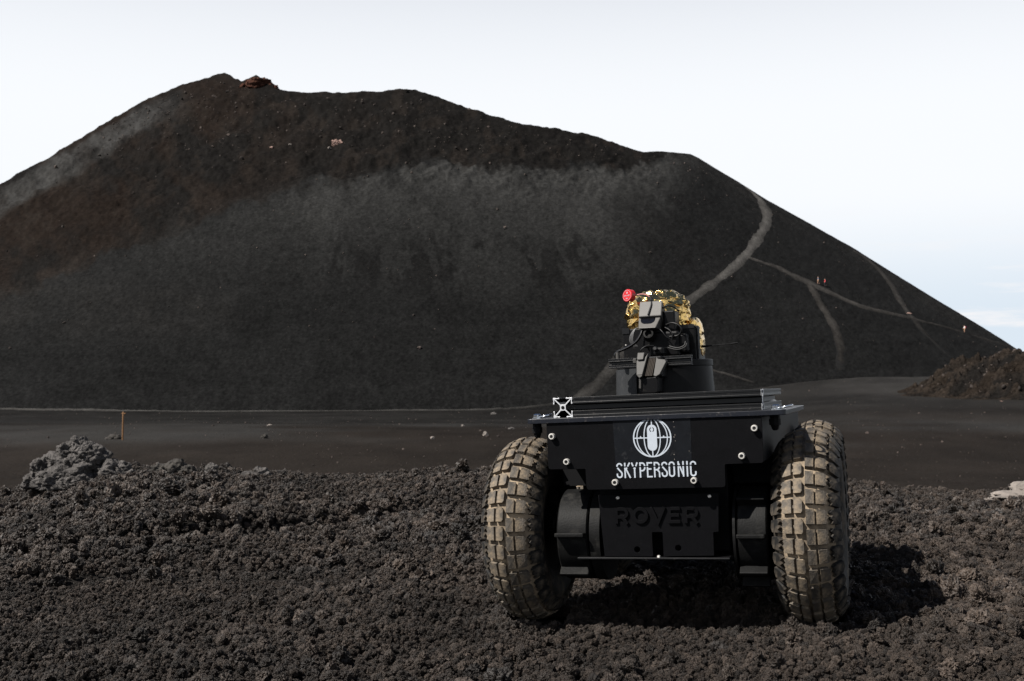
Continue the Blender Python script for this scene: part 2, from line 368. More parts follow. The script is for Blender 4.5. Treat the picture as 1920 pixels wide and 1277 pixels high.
# ---------- the cinder cone ----------
def build_cone():
    us = np.concatenate([np.linspace(-.95, -.49, 50)[:-1], np.linspace(-.49, .49, 780), np.linspace(.49, .95, 50)[1:]])
    yy = np.linspace(100, 640, 2200)
    esil = np.interp(us, SIL_U, SIL_E, left=-.05, right=-.12)
    Kf = 330; back = np.array([.6, 1.6, 3.5, 7, 13, 25, 45, 80, 130.])
    X = []; Y = []; E_ = []
    for u, es in zip(us, esil):
        x = u*yy; rt_ = (cone_raw(x, yy)-EYE)/yy
        k = int(np.argmax(rt_)); mono = np.maximum.accumulate(rt_[:k+1])+np.arange(k+1)*1e-9
        top = min(es, mono[-1]-1e-5); bot = min(-.034, top-.01); bot = max(bot, mono[0])
        top = max(top, bot+1e-3)
        ev = bot+(top-bot)*np.linspace(0, 1, Kf)
        y = np.interp(ev, mono, yy[:k+1])
        yb = y[-1]+back
        X.append(np.concatenate([u*y, u*yb])); Y.append(np.concatenate([y, yb]))
        E_.append(np.concatenate([ev, np.full(len(back), ev[-1])]))
    X = np.array(X).T; Y = np.array(Y).T; E_ = np.array(E_).T
    nb = len(back); Z = np.empty_like(X)
    Z[:Kf] = EYE+E_[:Kf]*Y[:Kf]
    Z[Kf:] = Z[Kf-1]+E_[Kf:]*0 - (.28*back+.42*np.maximum(back-4, 0))[:, None]
    rel = rough(X.ravel(), Y.ravel(), Z.ravel()).reshape(X.shape)
    rel[:Kf] *= (1-.55*sstep(.90, 1.0, np.linspace(0, 1, Kf)))[:, None]; rel[Kf:] *= .45
    Z = Z+rel
    a = 960+2100*X/Y; b = 722-2100*E_
    a[Kf:] = a[Kf-1]
    crest = (722-2100*np.interp(X/Y, SIL_U, SIL_E))
    phi = np.arctan2(X-CX, CY-Y); rho = np.hypot(X-CX, Y-CY)
    n1 = fbm2(a*.010, b*.010, 5, 51, .55); n2 = fbm2(a*.035, b*.035, 4, 61, .6)
    # ash slides run straight downhill: streaks that depend on the bearing round the cone
    g0 = fbm2(a*.09, b*.09, 4, 141, .65)
    st = fbm2(phi*30, rho*.035, 4, 71, .55); st2 = fbm2(phi*85, rho*.05, 3, 75, .6)
    yb = np.interp(a, [-300, 0, 150, 250, 430, 560, 700, 830, 1000, 1150, 1250, 1320], [660, 560, 500, 455, 395, 350, 325, 303, 312, 318, 285, 288])
    d = b-yb+n1*16+n2*8
    col = np.empty(X.shape+(3,)); col[:] = (.0180, .0181, .0180)
    def mix(w, c):
        nonlocal col
        col = col*(1-w[..., None])+np.array(c)*w[..., None]
    # rocky upper part
    up = 1-sstep(-6, 10, d)
    mix(up*.85, (.0172, .0155, .0142))
    brown = up*(1-sstep(380, 760, a+n1*110+(b-250)*.5))*np.clip(.62+.9*n1+.35*n2, 0, 1)
    mix(brown*.75, (.0250, .0170, .0128))
    mix(np.clip(up*sstep(.25, .8, n2+.3*st)*.5, 0, 1), (.030, .024, .020))
    # a paler sheet of coarse ash below it, thinning downhill
    reach = np.interp(a, [-200, 100, 400, 600, 800, 1000, 1200, 1340], [60, 80, 120, 190, 225, 235, 215, 40])
    q_ = d/reach+.05*n1+.16*st+.10*st2+.03*n2
    sheet = sstep(-1, 1, (b-yb+4*n1+3*n2+4*st2+3*g0-3)/np.interp(a, [0, 400, 620, 800], [60, 45, 18, 8]))*(1-.45*sstep(.08, .75, q_))*(1-sstep(.74, 1.12, q_+.06*g0))
    wgt = np.interp(a, [-200, 0, 300, 430, 560, 800, 1000, 1250, 1330], [.10, .16, .28, .42, .62, .82, .95, 1.05, .3])
    mix(np.clip(sheet*wgt*(.82+.07*n2+.18*st+.16*st2+.13*g0)*(1-.35*sstep(.0, .8, q_)), 0, 1), (.0690, .0685, .0660))
    # dark tongues where the paler sheet has slid away
    yt = 500+n1*30-.03*(a-700)
    tg = np.exp(-((b-yt)/52)**2)*sstep(.0, .30, n2*.5+n1*.5+st2*.6+.12)*sstep(430, 600, a)*(1-sstep(1000, 1330, a))
    mix(np.clip(tg*1.0, 0, 1), (.0150, .0148, .0146))
    r2 = sstep(1080, 1240, a)*(1-sstep(1330, 1400, a))*sstep(330, 380, b)*(1-sstep(520, 600, b))*sstep(-.1, .5, st+.4*st2)
    mix(np.clip(r2*.6, 0, 1), (.0165, .0160, .0158))
    # grey scree on the far left shoulder
    sc = (1-sstep(290, 350, a))*sstep(4, 16, b-crest+n2*4)*(1-sstep(30, 58, b-crest+n1*8+(a-330)*.04+(330-a)*-.03))
    mix(np.clip(sc*(.75+.3*n2), 0, 1), (.066, .065, .063))
    lf = (1-sstep(330, 520, a))*sstep(500, 560, b)*(1-sstep(590, 660, b))*np.clip(.5+.8*n1+.3*st, 0, 1)
    mix(np.clip(lf*.45, 0, 1), (.036, .034, .032))
    rt2 = sstep(1180, 1300, a)*(1-sstep(0, 60, b-crest))*np.clip(.5+.5*st2, 0, 1)
    mix(np.clip(rt2*.5, 0, 1), (.034, .032, .030))
    g1 = fbm2(a*.22, b*.22, 3, 131, .7); hs = fbm2(a*.008, b*.07, 3, 137, .6)
    col *= (1+.08*st+.10*n2+.24*g1+.10*hs*sstep(480, 600, b))[..., None]
    me = grid_mesh('volcanic_cone', X, Y, Z)
    point_color(me, 'ash', np.clip(col*.375, .002, 1).reshape(-1, 3))
    return tag(link('volcanic_cone', me, M_['ash']), kind='structure')
cone = build_cone()
# ---------- the plain at its foot, one sheet out to the horizon ----------
def build_plain():
    us = np.concatenate([np.linspace(-.95, -.49, 24)[:-1], np.linspace(-.49, .49, 520), np.linspace(.49, .95, 24)[1:]])
    ys = np.concatenate([1/np.linspace(1/7., 1/300., 300)])
    U, Yg = np.meshgrid(us, ys); X = U*Yg
    Z = plain_z(X, Yg) + .02*fbm2(X*1.7, Yg*1.7, 2, 81)*(1-sstep(30, 60, Yg))
    far = sstep(230, 300, Yg); Z = Z*(1-far)-2.5*far
    n1 = fbm2(X*.10, Yg*.05, 4, 83); n2 = fbm2(X*.6, Yg*.3, 3, 87)
    b = 722-2100*(Z-EYE)/Yg
    base = np.array((.0285, .0235, .0200)); greyc = np.array((.0420, .0412, .0400)); n4 = fbm2(X*.05, Yg*.12, 4, 91, .6); dark = np.array((.0195, .0185, .0175))
    w = sstep(55, 95, Yg)[..., None]
    col = base*(1-w)+dark*w
    g = (np.exp(-((b-803-14*n1)/20)**2)*np.clip(.45+.7*n1+.8*n4, 0, 1))[..., None]
    col = col*(1-g*.8)+greyc*g*.8
    rs = (sstep(.10, .25, U)*sstep(60, 110, Yg))[..., None]
    col = col*(1-rs)+np.array((.0285, .0270, .0255))*rs
    sad = (sstep(.26, .31, U)*(1-sstep(.36, .40, U))*np.exp(-((b-722)/26)**2)*np.clip(.8+.4*n1, 0, 1))[..., None]
    col = col*(1-sad*.7)+np.array((.046, .044, .042))*sad*.7
    col *= (1+.18*n1+.16*n2+.10*n4)[..., None]
    me = grid_mesh('plain', X, Yg, Z)
    point_color(me, 'ash', np.clip(col*.455, .003, 1).reshape(-1, 3))
    o = tag(link('ash_plain', me, M_['plain']), kind='structure')
    # the same ash carried on all round and far beyond the cone
    b_ = bmesh.new(); rings = []
    for r in (9, 60, 300, 1500, 9000):
        rings.append([b_.verts.new((r*math.cos(2*math.pi*k/72), r*math.sin(2*math.pi*k/72), -4.4 if r < 400 else -9)) for k in range(72)])
    b_.faces.new(rings[0])
    for p, q in zip(rings, rings[1:]):
        for k in range(72): b_.faces.new((p[k], q[k], q[(k+1) % 72], p[(k+1) % 72]))
    me2 = bpy.data.meshes.new('far_ground'); b_.to_mesh(me2); b_.free()
    point_color(me2, 'ash', np.tile((.0114, .0094, .0080), (len(me2.vertices), 1)))
    tag(link('ground', me2, M_['plain']), kind='structure')
build_plain()
def land_z(x, y): return float(np.maximum(cone_raw(np.array([x]), np.array([y]))+rough(np.array([x]), np.array([y]), cone_raw(np.array([x]), np.array([y]))), plain_z(np.array([x]), np.array([y])))[0])
# ---------- footpaths worn into the ash ----------
PATHS = [
 ([(68.2,325.4),(69.0,322.8),(70.2,319.5),(70.5,313.2),(69.1,302.0),(66.1,291.4),(61.5,279.6),(55.8,266.4),(50.1,255.5),(43.9,245.4),(37.7,236.0),(31.5,227.6),(23.6,215.4),(15.1,198.8),(10.0,191.1)], [1.4,2.0,2.6,2.9,2.9,2.7,2.4,2.1,1.9,1.9,2.0,2.0,2.2,2.2,1.8], (.106,.101,.095)),
 ([(55.2,265.4),(59.0,265.5),(63.4,265.3),(66.8,263.8),(70.3,262.8),(75.0,261.7),(80.9,260.7),(87.8,263.0),(95.3,266.3),(102.9,269.8),(110.9,273.6),(118.9,277.3),(127.6,281.8)], [1.0,1.5,2.4,3.6,4.2,3.6,2.7,1.8,1.5,1.1,1.0,2.0,1.6], (.062,.058,.054)),
 ([(69.9,264.6),(69.8,256.5),(69.9,250.5),(70.1,244.8),(69.3,237.7),(67.6,230.3),(64.9,222.0)], [2.4,2.1,2.1,2.2,2.0,1.7,1.5], (.054,.050,.046)),
 ([(93.5,307.9),(97.0,305.0),(98.2,297.8),(97.8,287.8),(95.9,275.2),(95.6,267.1),(95.6,260.4),(96.5,254.7),(97.8,249.0)], [1.2,1.8,2.0,2.2,2.2,2.0,1.8,1.6,1.4], (.050,.047,.044)),
 ([(-90.3,186.2),(-84.5,185.0),(-75.0,183.5),(-61.4,182.0),(-47.5,181.0),(-34.6,180.6),(-22.6,183.1),(-9.7,184.8),(1.8,187.7),(8.2,190.7),(12.0,194.4)], [.7]*11, (.082,.079,.075)),
 ([(33.5,212),(36.1,210.8),(41.0,210.2),(45.8,209.0)], [.8,.8,.8,.6], (.070,.066,.062)),
]
def build_path(pts, ws, colr, k):
    P = np.array(curve_pts([(x, y, w) for (x, y), w in zip(pts, ws)], 26)); n = len(P)
    t = np.gradient(P[:, :2], axis=0); t /= np.linalg.norm(t, axis=1)[:, None]
    nor = np.stack([-t[:, 1], t[:, 0]], 1)
    cols = 15; s = np.linspace(-1, 1, cols)
    edge = 1+.22*vnoise2(np.arange(n)*.11+k*50, np.zeros(n), 5)
    X = P[:, 0:1]+nor[:, 0:1]*s[None]*(P[:, 2:3]*edge[:, None]*.68); Y = P[:, 1:2]+nor[:, 1:2]*s[None]*(P[:, 2:3]*edge[:, None]*.68)
    raw = cone_raw(X.ravel(), Y.ravel())
    Z = np.maximum(raw+rough(X.ravel(), Y.ravel(), raw), plain_z(X.ravel(), Y.ravel())).reshape(X.shape)
    taper = np.minimum(1, np.minimum(np.arange(n), np.arange(n)[::-1])/8.)[:, None]
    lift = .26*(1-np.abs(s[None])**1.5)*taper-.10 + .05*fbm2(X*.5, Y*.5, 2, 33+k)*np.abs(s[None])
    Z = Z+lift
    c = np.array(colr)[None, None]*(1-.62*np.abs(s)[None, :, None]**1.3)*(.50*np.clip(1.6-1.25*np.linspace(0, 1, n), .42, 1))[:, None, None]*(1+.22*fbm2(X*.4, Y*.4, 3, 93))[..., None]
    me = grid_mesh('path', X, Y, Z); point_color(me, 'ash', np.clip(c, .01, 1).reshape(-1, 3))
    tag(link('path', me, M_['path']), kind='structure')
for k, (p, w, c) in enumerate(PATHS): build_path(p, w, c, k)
# ---------- the lava mound at the foot of the slope, right ----------
def build_mound():
    gx = np.linspace(28, 74, 330); gy = np.linspace(80, 124, 190); X, Y = np.meshgrid(gx, gy)
    u = X/Y
    base = plain_z(X, Y)
    # outline: steep nose to the left, long flat back to the right
    r = np.hypot((X-50)/np.where(X < 50, 15.5, 24), (Y-103)/np.where(Y < 103, 17, 20))
    r = r+.07*fbm2(X*.15, Y*.15, 3, 101)
    h = 4.0*(1-sstep(.25, 1.0, r))
    lum = fbm2(X*.45, Y*.45, 4, 105, .6); lum2 = fbm2(X*1.6, Y*1.6, 3, 109, .6)
    Z = base-.4+h+(.45*lum+.42*lum2)*sstep(.15, 1.2, h)
    n = fbm2(X*.2, Y*.5, 4, 111)
    col = np.empty(X.shape+(3,)); col[:] = (.036, .028, .022)
    w = np.clip(.5+.9*n, 0, 1)[..., None]; col = col*(1-w)+np.array((.022, .020, .0185))*w
    w = np.clip(sstep(.2, .7, lum2)*.7, 0, 1)[..., None]; col = col*(1-w)+np.array((.062, .048, .038))*w
    me = grid_mesh('lava_mound', X, Y, Z); point_color(me, 'ash', (col*.34).reshape(-1, 3))
    tag(link('lava_mound', me, M_['mound']), kind='structure')
    return lambda x, y: float(Z[np.argmin(abs(gy-y)), np.argmin(abs(gx-x))])
mound_z = build_mound()
# ---------- the clinker ridge under the rover ----------
def build_ground():
    gx = np.concatenate([np.linspace(-16, -3.9, 40)[:-1], np.arange(-3.9, 3.9, .02), np.linspace(3.9, 16, 40)])
    gy = np.concatenate([np.linspace(-10, .6, 40)[:-1], np.arange(.6, 7.2, .02), np.linspace(7.2, 15, 40)])
    X, Y = np.meshgrid(gx, gy)
    Z = ground_z(X, Y)-.006
    return tag(link('clinker_ridge', grid_mesh('clinker_ridge', X, Y, Z), M_['soil']), kind='structure')
build_ground()
# ---------- rocks ----------
def ico(sub):
    b = bmesh.new(); bmesh.ops.create_icosphere(b, subdivisions=sub, radius=1)
    v = np.array([q.co[:] for q in b.verts]); f = [[q.index for q in p.verts] for p in b.faces]; b.free(); return v, f
ICO = {k: ico(k) for k in (2, 3, 4, 5, 6)}
def rock_mesh(name, seed, sub=4, size=(1, 1, 1), rug=.35, f=1.4, fine=.10, smooth=True, pits=.0, sharp=38):
    v, f_ = ICO[sub]; off = np.array([seed*7.3, seed*-3.1, seed*1.7])
    d = 1+rug*fbm3(v+off, f, 3, seed, .55)+fine*fbm3(v+off, f*4.2, 3, seed+9, .6, ridge=True)
    if pits: d = d+.055*fbm3(v+off, f*7.5, 3, seed+23, .6)-pits*np.clip(fbm3(v+off, f*6.5, 2, seed+17, .6), 0, 1)
    p = v*np.clip(d, .25, 2)[:, None]*np.array(size)
    me = bpy.data.meshes.new(name); me.from_pydata(p.tolist(), [], f_)
    if smooth: me.polygons.foreach_set('use_smooth', [True]*len(me.polygons)); me.set_sharp_from_angle(angle=R(sharp))
    return me
protos = bpy.data.collections.new('clinker_kinds')
for k in range(12):
    flat = .62+.3*random.random()
    me = rock_mesh('clinker_piece', 200+k*3, 4, (1, .7+.4*random.random(), flat), .42, 1.25, .20, pits=.34) if k % 2 else rock_mesh('clinker_piece', 200+k*3, 5, (1, .75+.4*random.random(), flat), .30, 1.5, .09, pits=.42, sharp=75)
    me.materials.append(M_['clinker']); protos.objects.link(bpy.data.objects.new('clinker_piece', me))
stones = bpy.data.collections.new('stone_kinds')
for k in range(5):
    me = rock_mesh('stone_piece', 300+k*5, 2, (1, .9, .7), .35, 1.3, .12, smooth=False)
    me.materials.append(M_['stone']); stones.objects.link(bpy.data.objects.new('stone_piece', me))
def scatter(name, co, sc, coll, nk, flat=None):
    me = bpy.data.meshes.new(name); me.vertices.add(len(co)); me.vertices.foreach_set('co', co.astype(np.float32).ravel())
    def at(n_, t, d, key): a = me.attributes.new(n_, t, 'POINT'); a.data.foreach_set(key, d.ravel())
    at('size', 'FLOAT', sc.astype(np.float32), 'value')
    rot = RNG.uniform(-math.pi, math.pi, (len(co), 3)); rot[:, :2] *= .45
    at('turn', 'FLOAT_VECTOR', rot.astype(np.float32), 'vector')
    at('pick', 'INT', RNG.integers(0, nk, len(co)).astype(np.int32), 'value')
    o = link(name, me)
    g = bpy.data.node_groups.new(name, 'GeometryNodeTree')
    g.interface.new_socket('Geometry', in_out='INPUT', socket_type='NodeSocketGeometry'); g.interface.new_socket('Geometry', in_out='OUTPUT', socket_type='NodeSocketGeometry')
    N = g.nodes.new; l = g.links.new
    gi = N('NodeGroupInput'); go = N('NodeGroupOutput'); ip = N('GeometryNodeInstanceOnPoints'); ci = N('GeometryNodeCollectionInfo')
    ci.inputs['Collection'].default_value = coll; ci.inputs['Separate Children'].default_value = True; ci.inputs['Reset Children'].default_value = True
    def na(n_, t): q = N('GeometryNodeInputNamedAttribute'); q.data_type = t; q.inputs['Name'].default_value = n_; return q.outputs['Attribute']
    ip.inputs['Pick Instance'].default_value = True
    l(gi.outputs[0], ip.inputs['Points']); l(ci.outputs[0], ip.inputs['Instance']); l(na('pick', 'INT'), ip.inputs['Instance Index'])
    l(na('turn', 'FLOAT_VECTOR'), ip.inputs['Rotation']); l(na('size', 'FLOAT'), ip.inputs['Scale']); l(ip.outputs[0], go.inputs[0])
    md = o.modifiers.new('scatter', 'NODES'); md.node_group = g
    return tag(o, kind='stuff')
def field():
    co = []; sc = []
    def add(n, y0, y1, s0, s1, sink=.25, pw=1.0):
        y = np.sqrt(RNG.uniform(y0*y0, y1*y1, n)); x = RNG.uniform(-1, 1, n)*(y*.62+.15)
        s = s0*(s1/s0)**(RNG.uniform(0, 1, n)**pw)
        s = s*np.clip(1+.42*fbm2(x*1.3, y*1.3, 2, 151), .65, 1.6)
        z = ground_z(x, y)+s*(.5-sink+RNG.uniform(-.9, 1.1, n))+.003
        co.append(np.stack([x, y, z], 1)); sc.append(s*.80)
    def side(n, s0, s1):
        x = RNG.uniform(-6, 6, n); y = RNG.uniform(-1.6, 7.4, n); k = (np.abs(x) > y*.60+.1) | (y < 1.3); x, y = x[k], y[k]
        s = s0*(s1/s0)**(RNG.uniform(0, 1, len(x))**1.5); co.append(np.stack([x, y, ground_z(x, y)+s*RNG.uniform(-.3, .8, len(x))], 1)); sc.append(s)
    side(70000, .009, .028)
    add(110000, 1.25, 3.0, .0034, .0090, .0, 1.1)
    add(16000, 1.25, 3.0, .007, .014, .15, 1.6)
    add(1500, 1.25, 3.0, .014, .024, .3, 2.4)
    add(105000, 3.0, 6.9, .0045, .012, .0, 1.3)
    add(22000, 3.0, 7.0, .011, .022, .15, 1.8)
    add(2000, 3.0, 7.0, .018, .034, .3, 2.6)
    for wx, wy in WHEELS_AT[:2]+WHEELS_AT[2:]:      # pushed up round the tyres
        n = 420; t = RNG.uniform(0, 2*math.pi, n); rr = RNG.uniform(.075, .14, n); s = RNG.uniform(.004, .013, n)
        x = wx+rr*np.cos(t); y = wy+rr*np.sin(t)*1.1
        co.append(np.stack([x, y, ground_z(x, y)+.020*np.exp(-((rr-.085)/.03)**2)*RNG.uniform(.2, 1, n)], 1)); sc.append(s)
    co = np.concatenate(co); sc = np.concatenate(sc)
    # nothing sits inside the tyres
    keep = np.ones(len(co), bool)
    for wx, wy in WHEELS_AT:
        dx = co[:, 0]-wx; dy = co[:, 1]-wy
        lx = dx*math.cos(PSI)-dy*math.sin(PSI); ly = dx*math.sin(PSI)+dy*math.cos(PSI)
        keep &= ~((abs(lx) < .06) & (abs(ly) < .07))
    scatter('clinker_gravel', co[keep], sc[keep], protos, 12)
PSI = R(18.5)
ROV = np.array((.3285, 2.30)); WHEELS_AT = [(ROV[0]+sx*.284*math.cos(PSI)+wy*math.sin(PSI), ROV[1]-sx*.284*math.sin(PSI)+wy*math.cos(PSI)) for sx in (-1, 1) for wy in (0, .56)]
field()
def far_stones():
    n = 3600
    y = np.exp(RNG.uniform(math.log(22), math.log(170), n)); x = RNG.uniform(-.6, .6, n)*y
    s = .012*(y/30)**.6*np.exp(RNG.normal(0, .5, n)); z = plain_z(x, y)+s*.3
    a = np.stack([x, y, z], 1)
    m = 6500
    ph = RNG.uniform(-1.25, 1.25, m); rho = np.where(RNG.uniform(0, 1, m) < .6, RNG.uniform(115, 165, m), RNG.uniform(110, 245, m))
    cx = CX+rho*np.sin(ph); cy = CY-rho*np.cos(ph)
    raw = cone_raw(cx, cy); cz = raw+rough(cx, cy, raw)
    u = cx/cy; ok = (raw-EYE)/cy < np.interp(u, SIL_U, SIL_E)-.006
    cs = .075*np.exp(RNG.normal(0, .62, m))*(1+.35*(raw > 50))
    q = 900; mx_ = RNG.uniform(32, 66, q); my = RNG.uniform(86, 112, q); ms = .085*np.exp(RNG.normal(0, .5, q)); mz = np.array([mound_z(i, j) for i, j in zip(mx_, my)]); mk = mz > plain_z(mx_, my)+.35
    co = np.concatenate([np.stack([mx_, my, mz], 1)[mk], a, np.stack([cx, cy, cz+.3*cs], 1)[ok]]); sc = np.concatenate([ms[mk], s, cs[ok]])
    scatter('scattered_stones', co, sc, stones, 5)
far_stones()
def rock(name, label, loc, size, m, seed, sub=4, rug=.4, f=1.4, fine=.14, pits=0, rot=0, cat='rock', group=None, sink=.3):
    me = rock_mesh(name, seed, sub, size, rug, f, fine, pits=pits)
    o = link(name, me, m, loc=(loc[0], loc[1], loc[2]+size[2]*(1-sink*2)*.5)); o.rotation_euler.z = rot
    return tag(o, label, cat, group)
gz = lambda x, y: float(ground_z(np.array([x]), np.array([y]))[0])
pz = lambda x, y: float(plain_z(np.array([x]), np.array([y]))[0])
# the big lump on the crest, left: several welded clots of lava in one mesh
def clot_rock(name, label, lobes, m, seed, sub=5, cat='rock', group=None):
    V = []; F = []; n0 = 0
    base = Vector((lobes[0][0], lobes[0][1], lobes[0][2]))
    for i, (x, y, z, sx, sy, sz) in enumerate(lobes):
        v, f_ = ICO[sub]; off = np.array([seed+i*5.1, seed*-2.+i, i*3.3])
        d = 1+.24*fbm3(v+off, 1.7, 2, seed+i, .5)+.12*fbm3(v+off, 3.2, 3, seed+i+30, .5)-.13*np.clip(fbm3(v+off, 5.0, 2, seed+80, .5, ridge=True)-.15, 0, 1)-.08*np.clip(fbm3(v+off, 7.0, 2, seed+50, .5)+.2, 0, 1)
        V.append(v*d[:, None]*np.array([sx, sy, sz])+np.array([x, y, z])-np.array(base)); F += [[a+n0 for a in p] for p in f_]; n0 += len(v)
    me = bpy.data.meshes.new(name); me.from_pydata(np.concatenate(V).tolist(), [], F)
    me.polygons.foreach_set('use_smooth', [True]*len(me.polygons))
    return tag(link(name, me, m, loc=base), label, cat, group)
clot_rock('lava_rock', 'large knobbly grey lava rock on the crest at the left edge', [
    (-2.20, 5.75, .06, .165, .15, .12), (-2.225, 5.75, .145, .085, .10, .075), (-2.16, 5.72, .12, .08, .09, .07), (-2.06, 5.74, .035, .12, .12, .075), (-2.00, 5.74, .02, .07, .09, .06),
    (-2.385, 5.72, .055, .06, .07, .065), (-2.43, 5.70, .0, .045, .06, .05), (-2.29, 5.66, .0, .11, .09, .07), (-2.15, 5.64, -.01, .12, .08, .06)], M_['lava'], 401, 5)
clot_rock('ridge_rock', 'low pair of brown lava lumps right beside the large grey lava rock', [(-1.82, 5.85, .045, .055, .06, .035), (-1.75, 5.85, .05, .05, .06, .05), (-1.69, 5.84, .035, .05, .05, .035), (-1.87, 5.84, .02, .05, .05, .03)], M_['darkrock'], 431, 4)
clot_rock('ridge_rock', 'small upright pitted rock standing alone on the crest line', [(-1.565, 5.85, .035, .034, .035, .042), (-1.55, 5.84, .055, .024, .03, .022), (-1.585, 5.83, .015, .03, .03, .025)], M_['lava'], 451, 4)
clot_rock('ridge_rock', 'grey-topped rock with a pinkish flank low on the crest line', [(-1.31, 5.86, .030, .045, .045, .034), (-1.36, 5.85, .012, .05, .04, .022), (-1.275, 5.85, .018, .03, .04, .022)], M_['lava'], 461, 4)
clot_rock('pale_rock', 'pale tan boulder cut by the right edge on the crest', [(2.80, 5.95, -.085, .20, .12, .06), (2.66, 5.94, -.105, .15, .1, .03), (2.95, 5.95, -.08, .2, .14, .08)], M_['palerock'], 471, 4)
# rocks on the plain
zc = pz(-17.7, 50.1)
clot_rock('plain_rock', 'dark flat-topped rock at the foot of the wooden stake', [(-17.75, 50.1, zc+.06, .30, .25, .17), (-17.55, 50.05, zc+.03, .22, .2, .12), (-17.95, 50.1, zc, .2, .2, .1)], M_['darkrock'], 501, 4)
rock('plain_rock', 'small dark pointed rock alone on the plain, above the crest rocks', (-11.4, 51.7, pz(-11.4, 51.7)), (.17, .15, .16), M_['darkrock'], 511, 3)
rock('plain_rock', 'small white stone on the plain nearest the left tyre', (-1.3, 55.1, pz(-1.3, 55.1)), (.13, .12, .15), M_['palerock'], 521, 3)
rock('plain_rock', 'small white stone on the plain, left of its twin near the tyre', (-3.7, 52.1, pz(-3.7, 52.1)), (.09, .09, .10), M_['palerock'], 531, 3)
rock('plain_rock', 'tiny pale stone pair member farther out on the plain', (-3.2, 72.8, pz(-3.2, 72.8)), (.11, .1, .07), M_['palerock'], 541, 3)
rock('plain_rock', 'thin pale flat stone on the plain right of the wooden stake', (-15.3, 70.9, pz(-15.3, 70.9)), (.13, .12, .055), M_['palerock'], 551, 3)
rock('plain_rock', 'brown rounded stone on the plain just left of the rover deck', (-.05, 65.3, pz(-.05, 65.3)), (.15, .13, .10), M_['lava'], 561, 3)
rock('plain_rock', 'small brown stone on the far plain close under the footpath', (-2.5, 150, pz(-2.5, 150)), (.36, .3, .25), M_['lava'], 571, 3)
rock('boulder', 'pale orange boulder on the side of the brown lava mound', (39.6, 91.2, mound_z(39.6, 91.2)), (.42, .36, .30), M_['pinkrock'], 581, 3, cat='boulder')
rock('boulder', 'pale pink boulder high on the dark slope below the rim', (-44.6, 283.0, land_z(-44.6, 283.0)), (1.0, .8, .85), M_['pinkrock'], 591, 4, rug=.5, cat='boulder', sink=.1)
rock('boulder', 'thin reddish slab lying beside the path where two trails cross', (95.3, 268.5, land_z(95.3, 268.5)), (.75, .4, .16), M_['pinkrock'], 601, 3, cat='boulder', sink=0)
clot_rock('rock_outcrop', 'rust-red crag on the summit of the cone', [(-74.6, 326, 88.1, 4.0, 4, 2.6), (-77.6, 326, 87.3, 2.8, 3, 1.6), (-70.8, 326.5, 87.0, 2.7, 3, 1.9), (-72.6, 326, 87.8, 2.0, 2.2, 1.8)], M_['redrock'], 611, 5, cat='outcrop')
for (x, y, sz, m, seed, lab) in (
    (-46.1, 280.5, .42, 'palerock', 641, 'small pale grey stone just below the pink boulder on the slope'),
    (-56.2, 281.6, .32, 'palerock', 644, 'tiny whitish stone well left of the pink boulder'),
    (-60.9, 281.3, .38, 'pinkrock', 647, 'small pinkish stone on the brown slope under the rust-red crag'),
    (-74.0, 290.0, .46, 'stone', 650, 'grey stone on the brown slope below the summit hump'),
    (-12.0, 311.0, .62, 'stone', 653, 'grey block just under the skyline right of the second hump'),
    (-30.0, 316.0, .55, 'stone', 656, 'dark grey block on the rim at the second hump of the skyline')):
    rock('slope_rock', lab, (x, y, land_z(x, y)), (sz, sz*.8, sz*.75), M_[m], seed, 3, group='loose rocks below the rim', sink=.1)
# ---------- wooden stake ----------
st = empty('wooden_stake', (-17.2, 49.6, pz(-17.2, 49.6)))
tag(st, 'thin wooden marker stake standing on the plain', 'stake')
b = bmesh.new(); lathe(b, (0, 0, -.1), (.01, 0, 1), [(0, .042), (.7, .040), (1.32, .036), (1.34, .025)], 8); link('post', b, M_['wood'], st, sharp=40)
b = bmesh.new(); box(b, -.06, .13, -.03, .03, 1.14, 1.19); link('crosspiece', b, M_['wood'], st, bevel=.006)
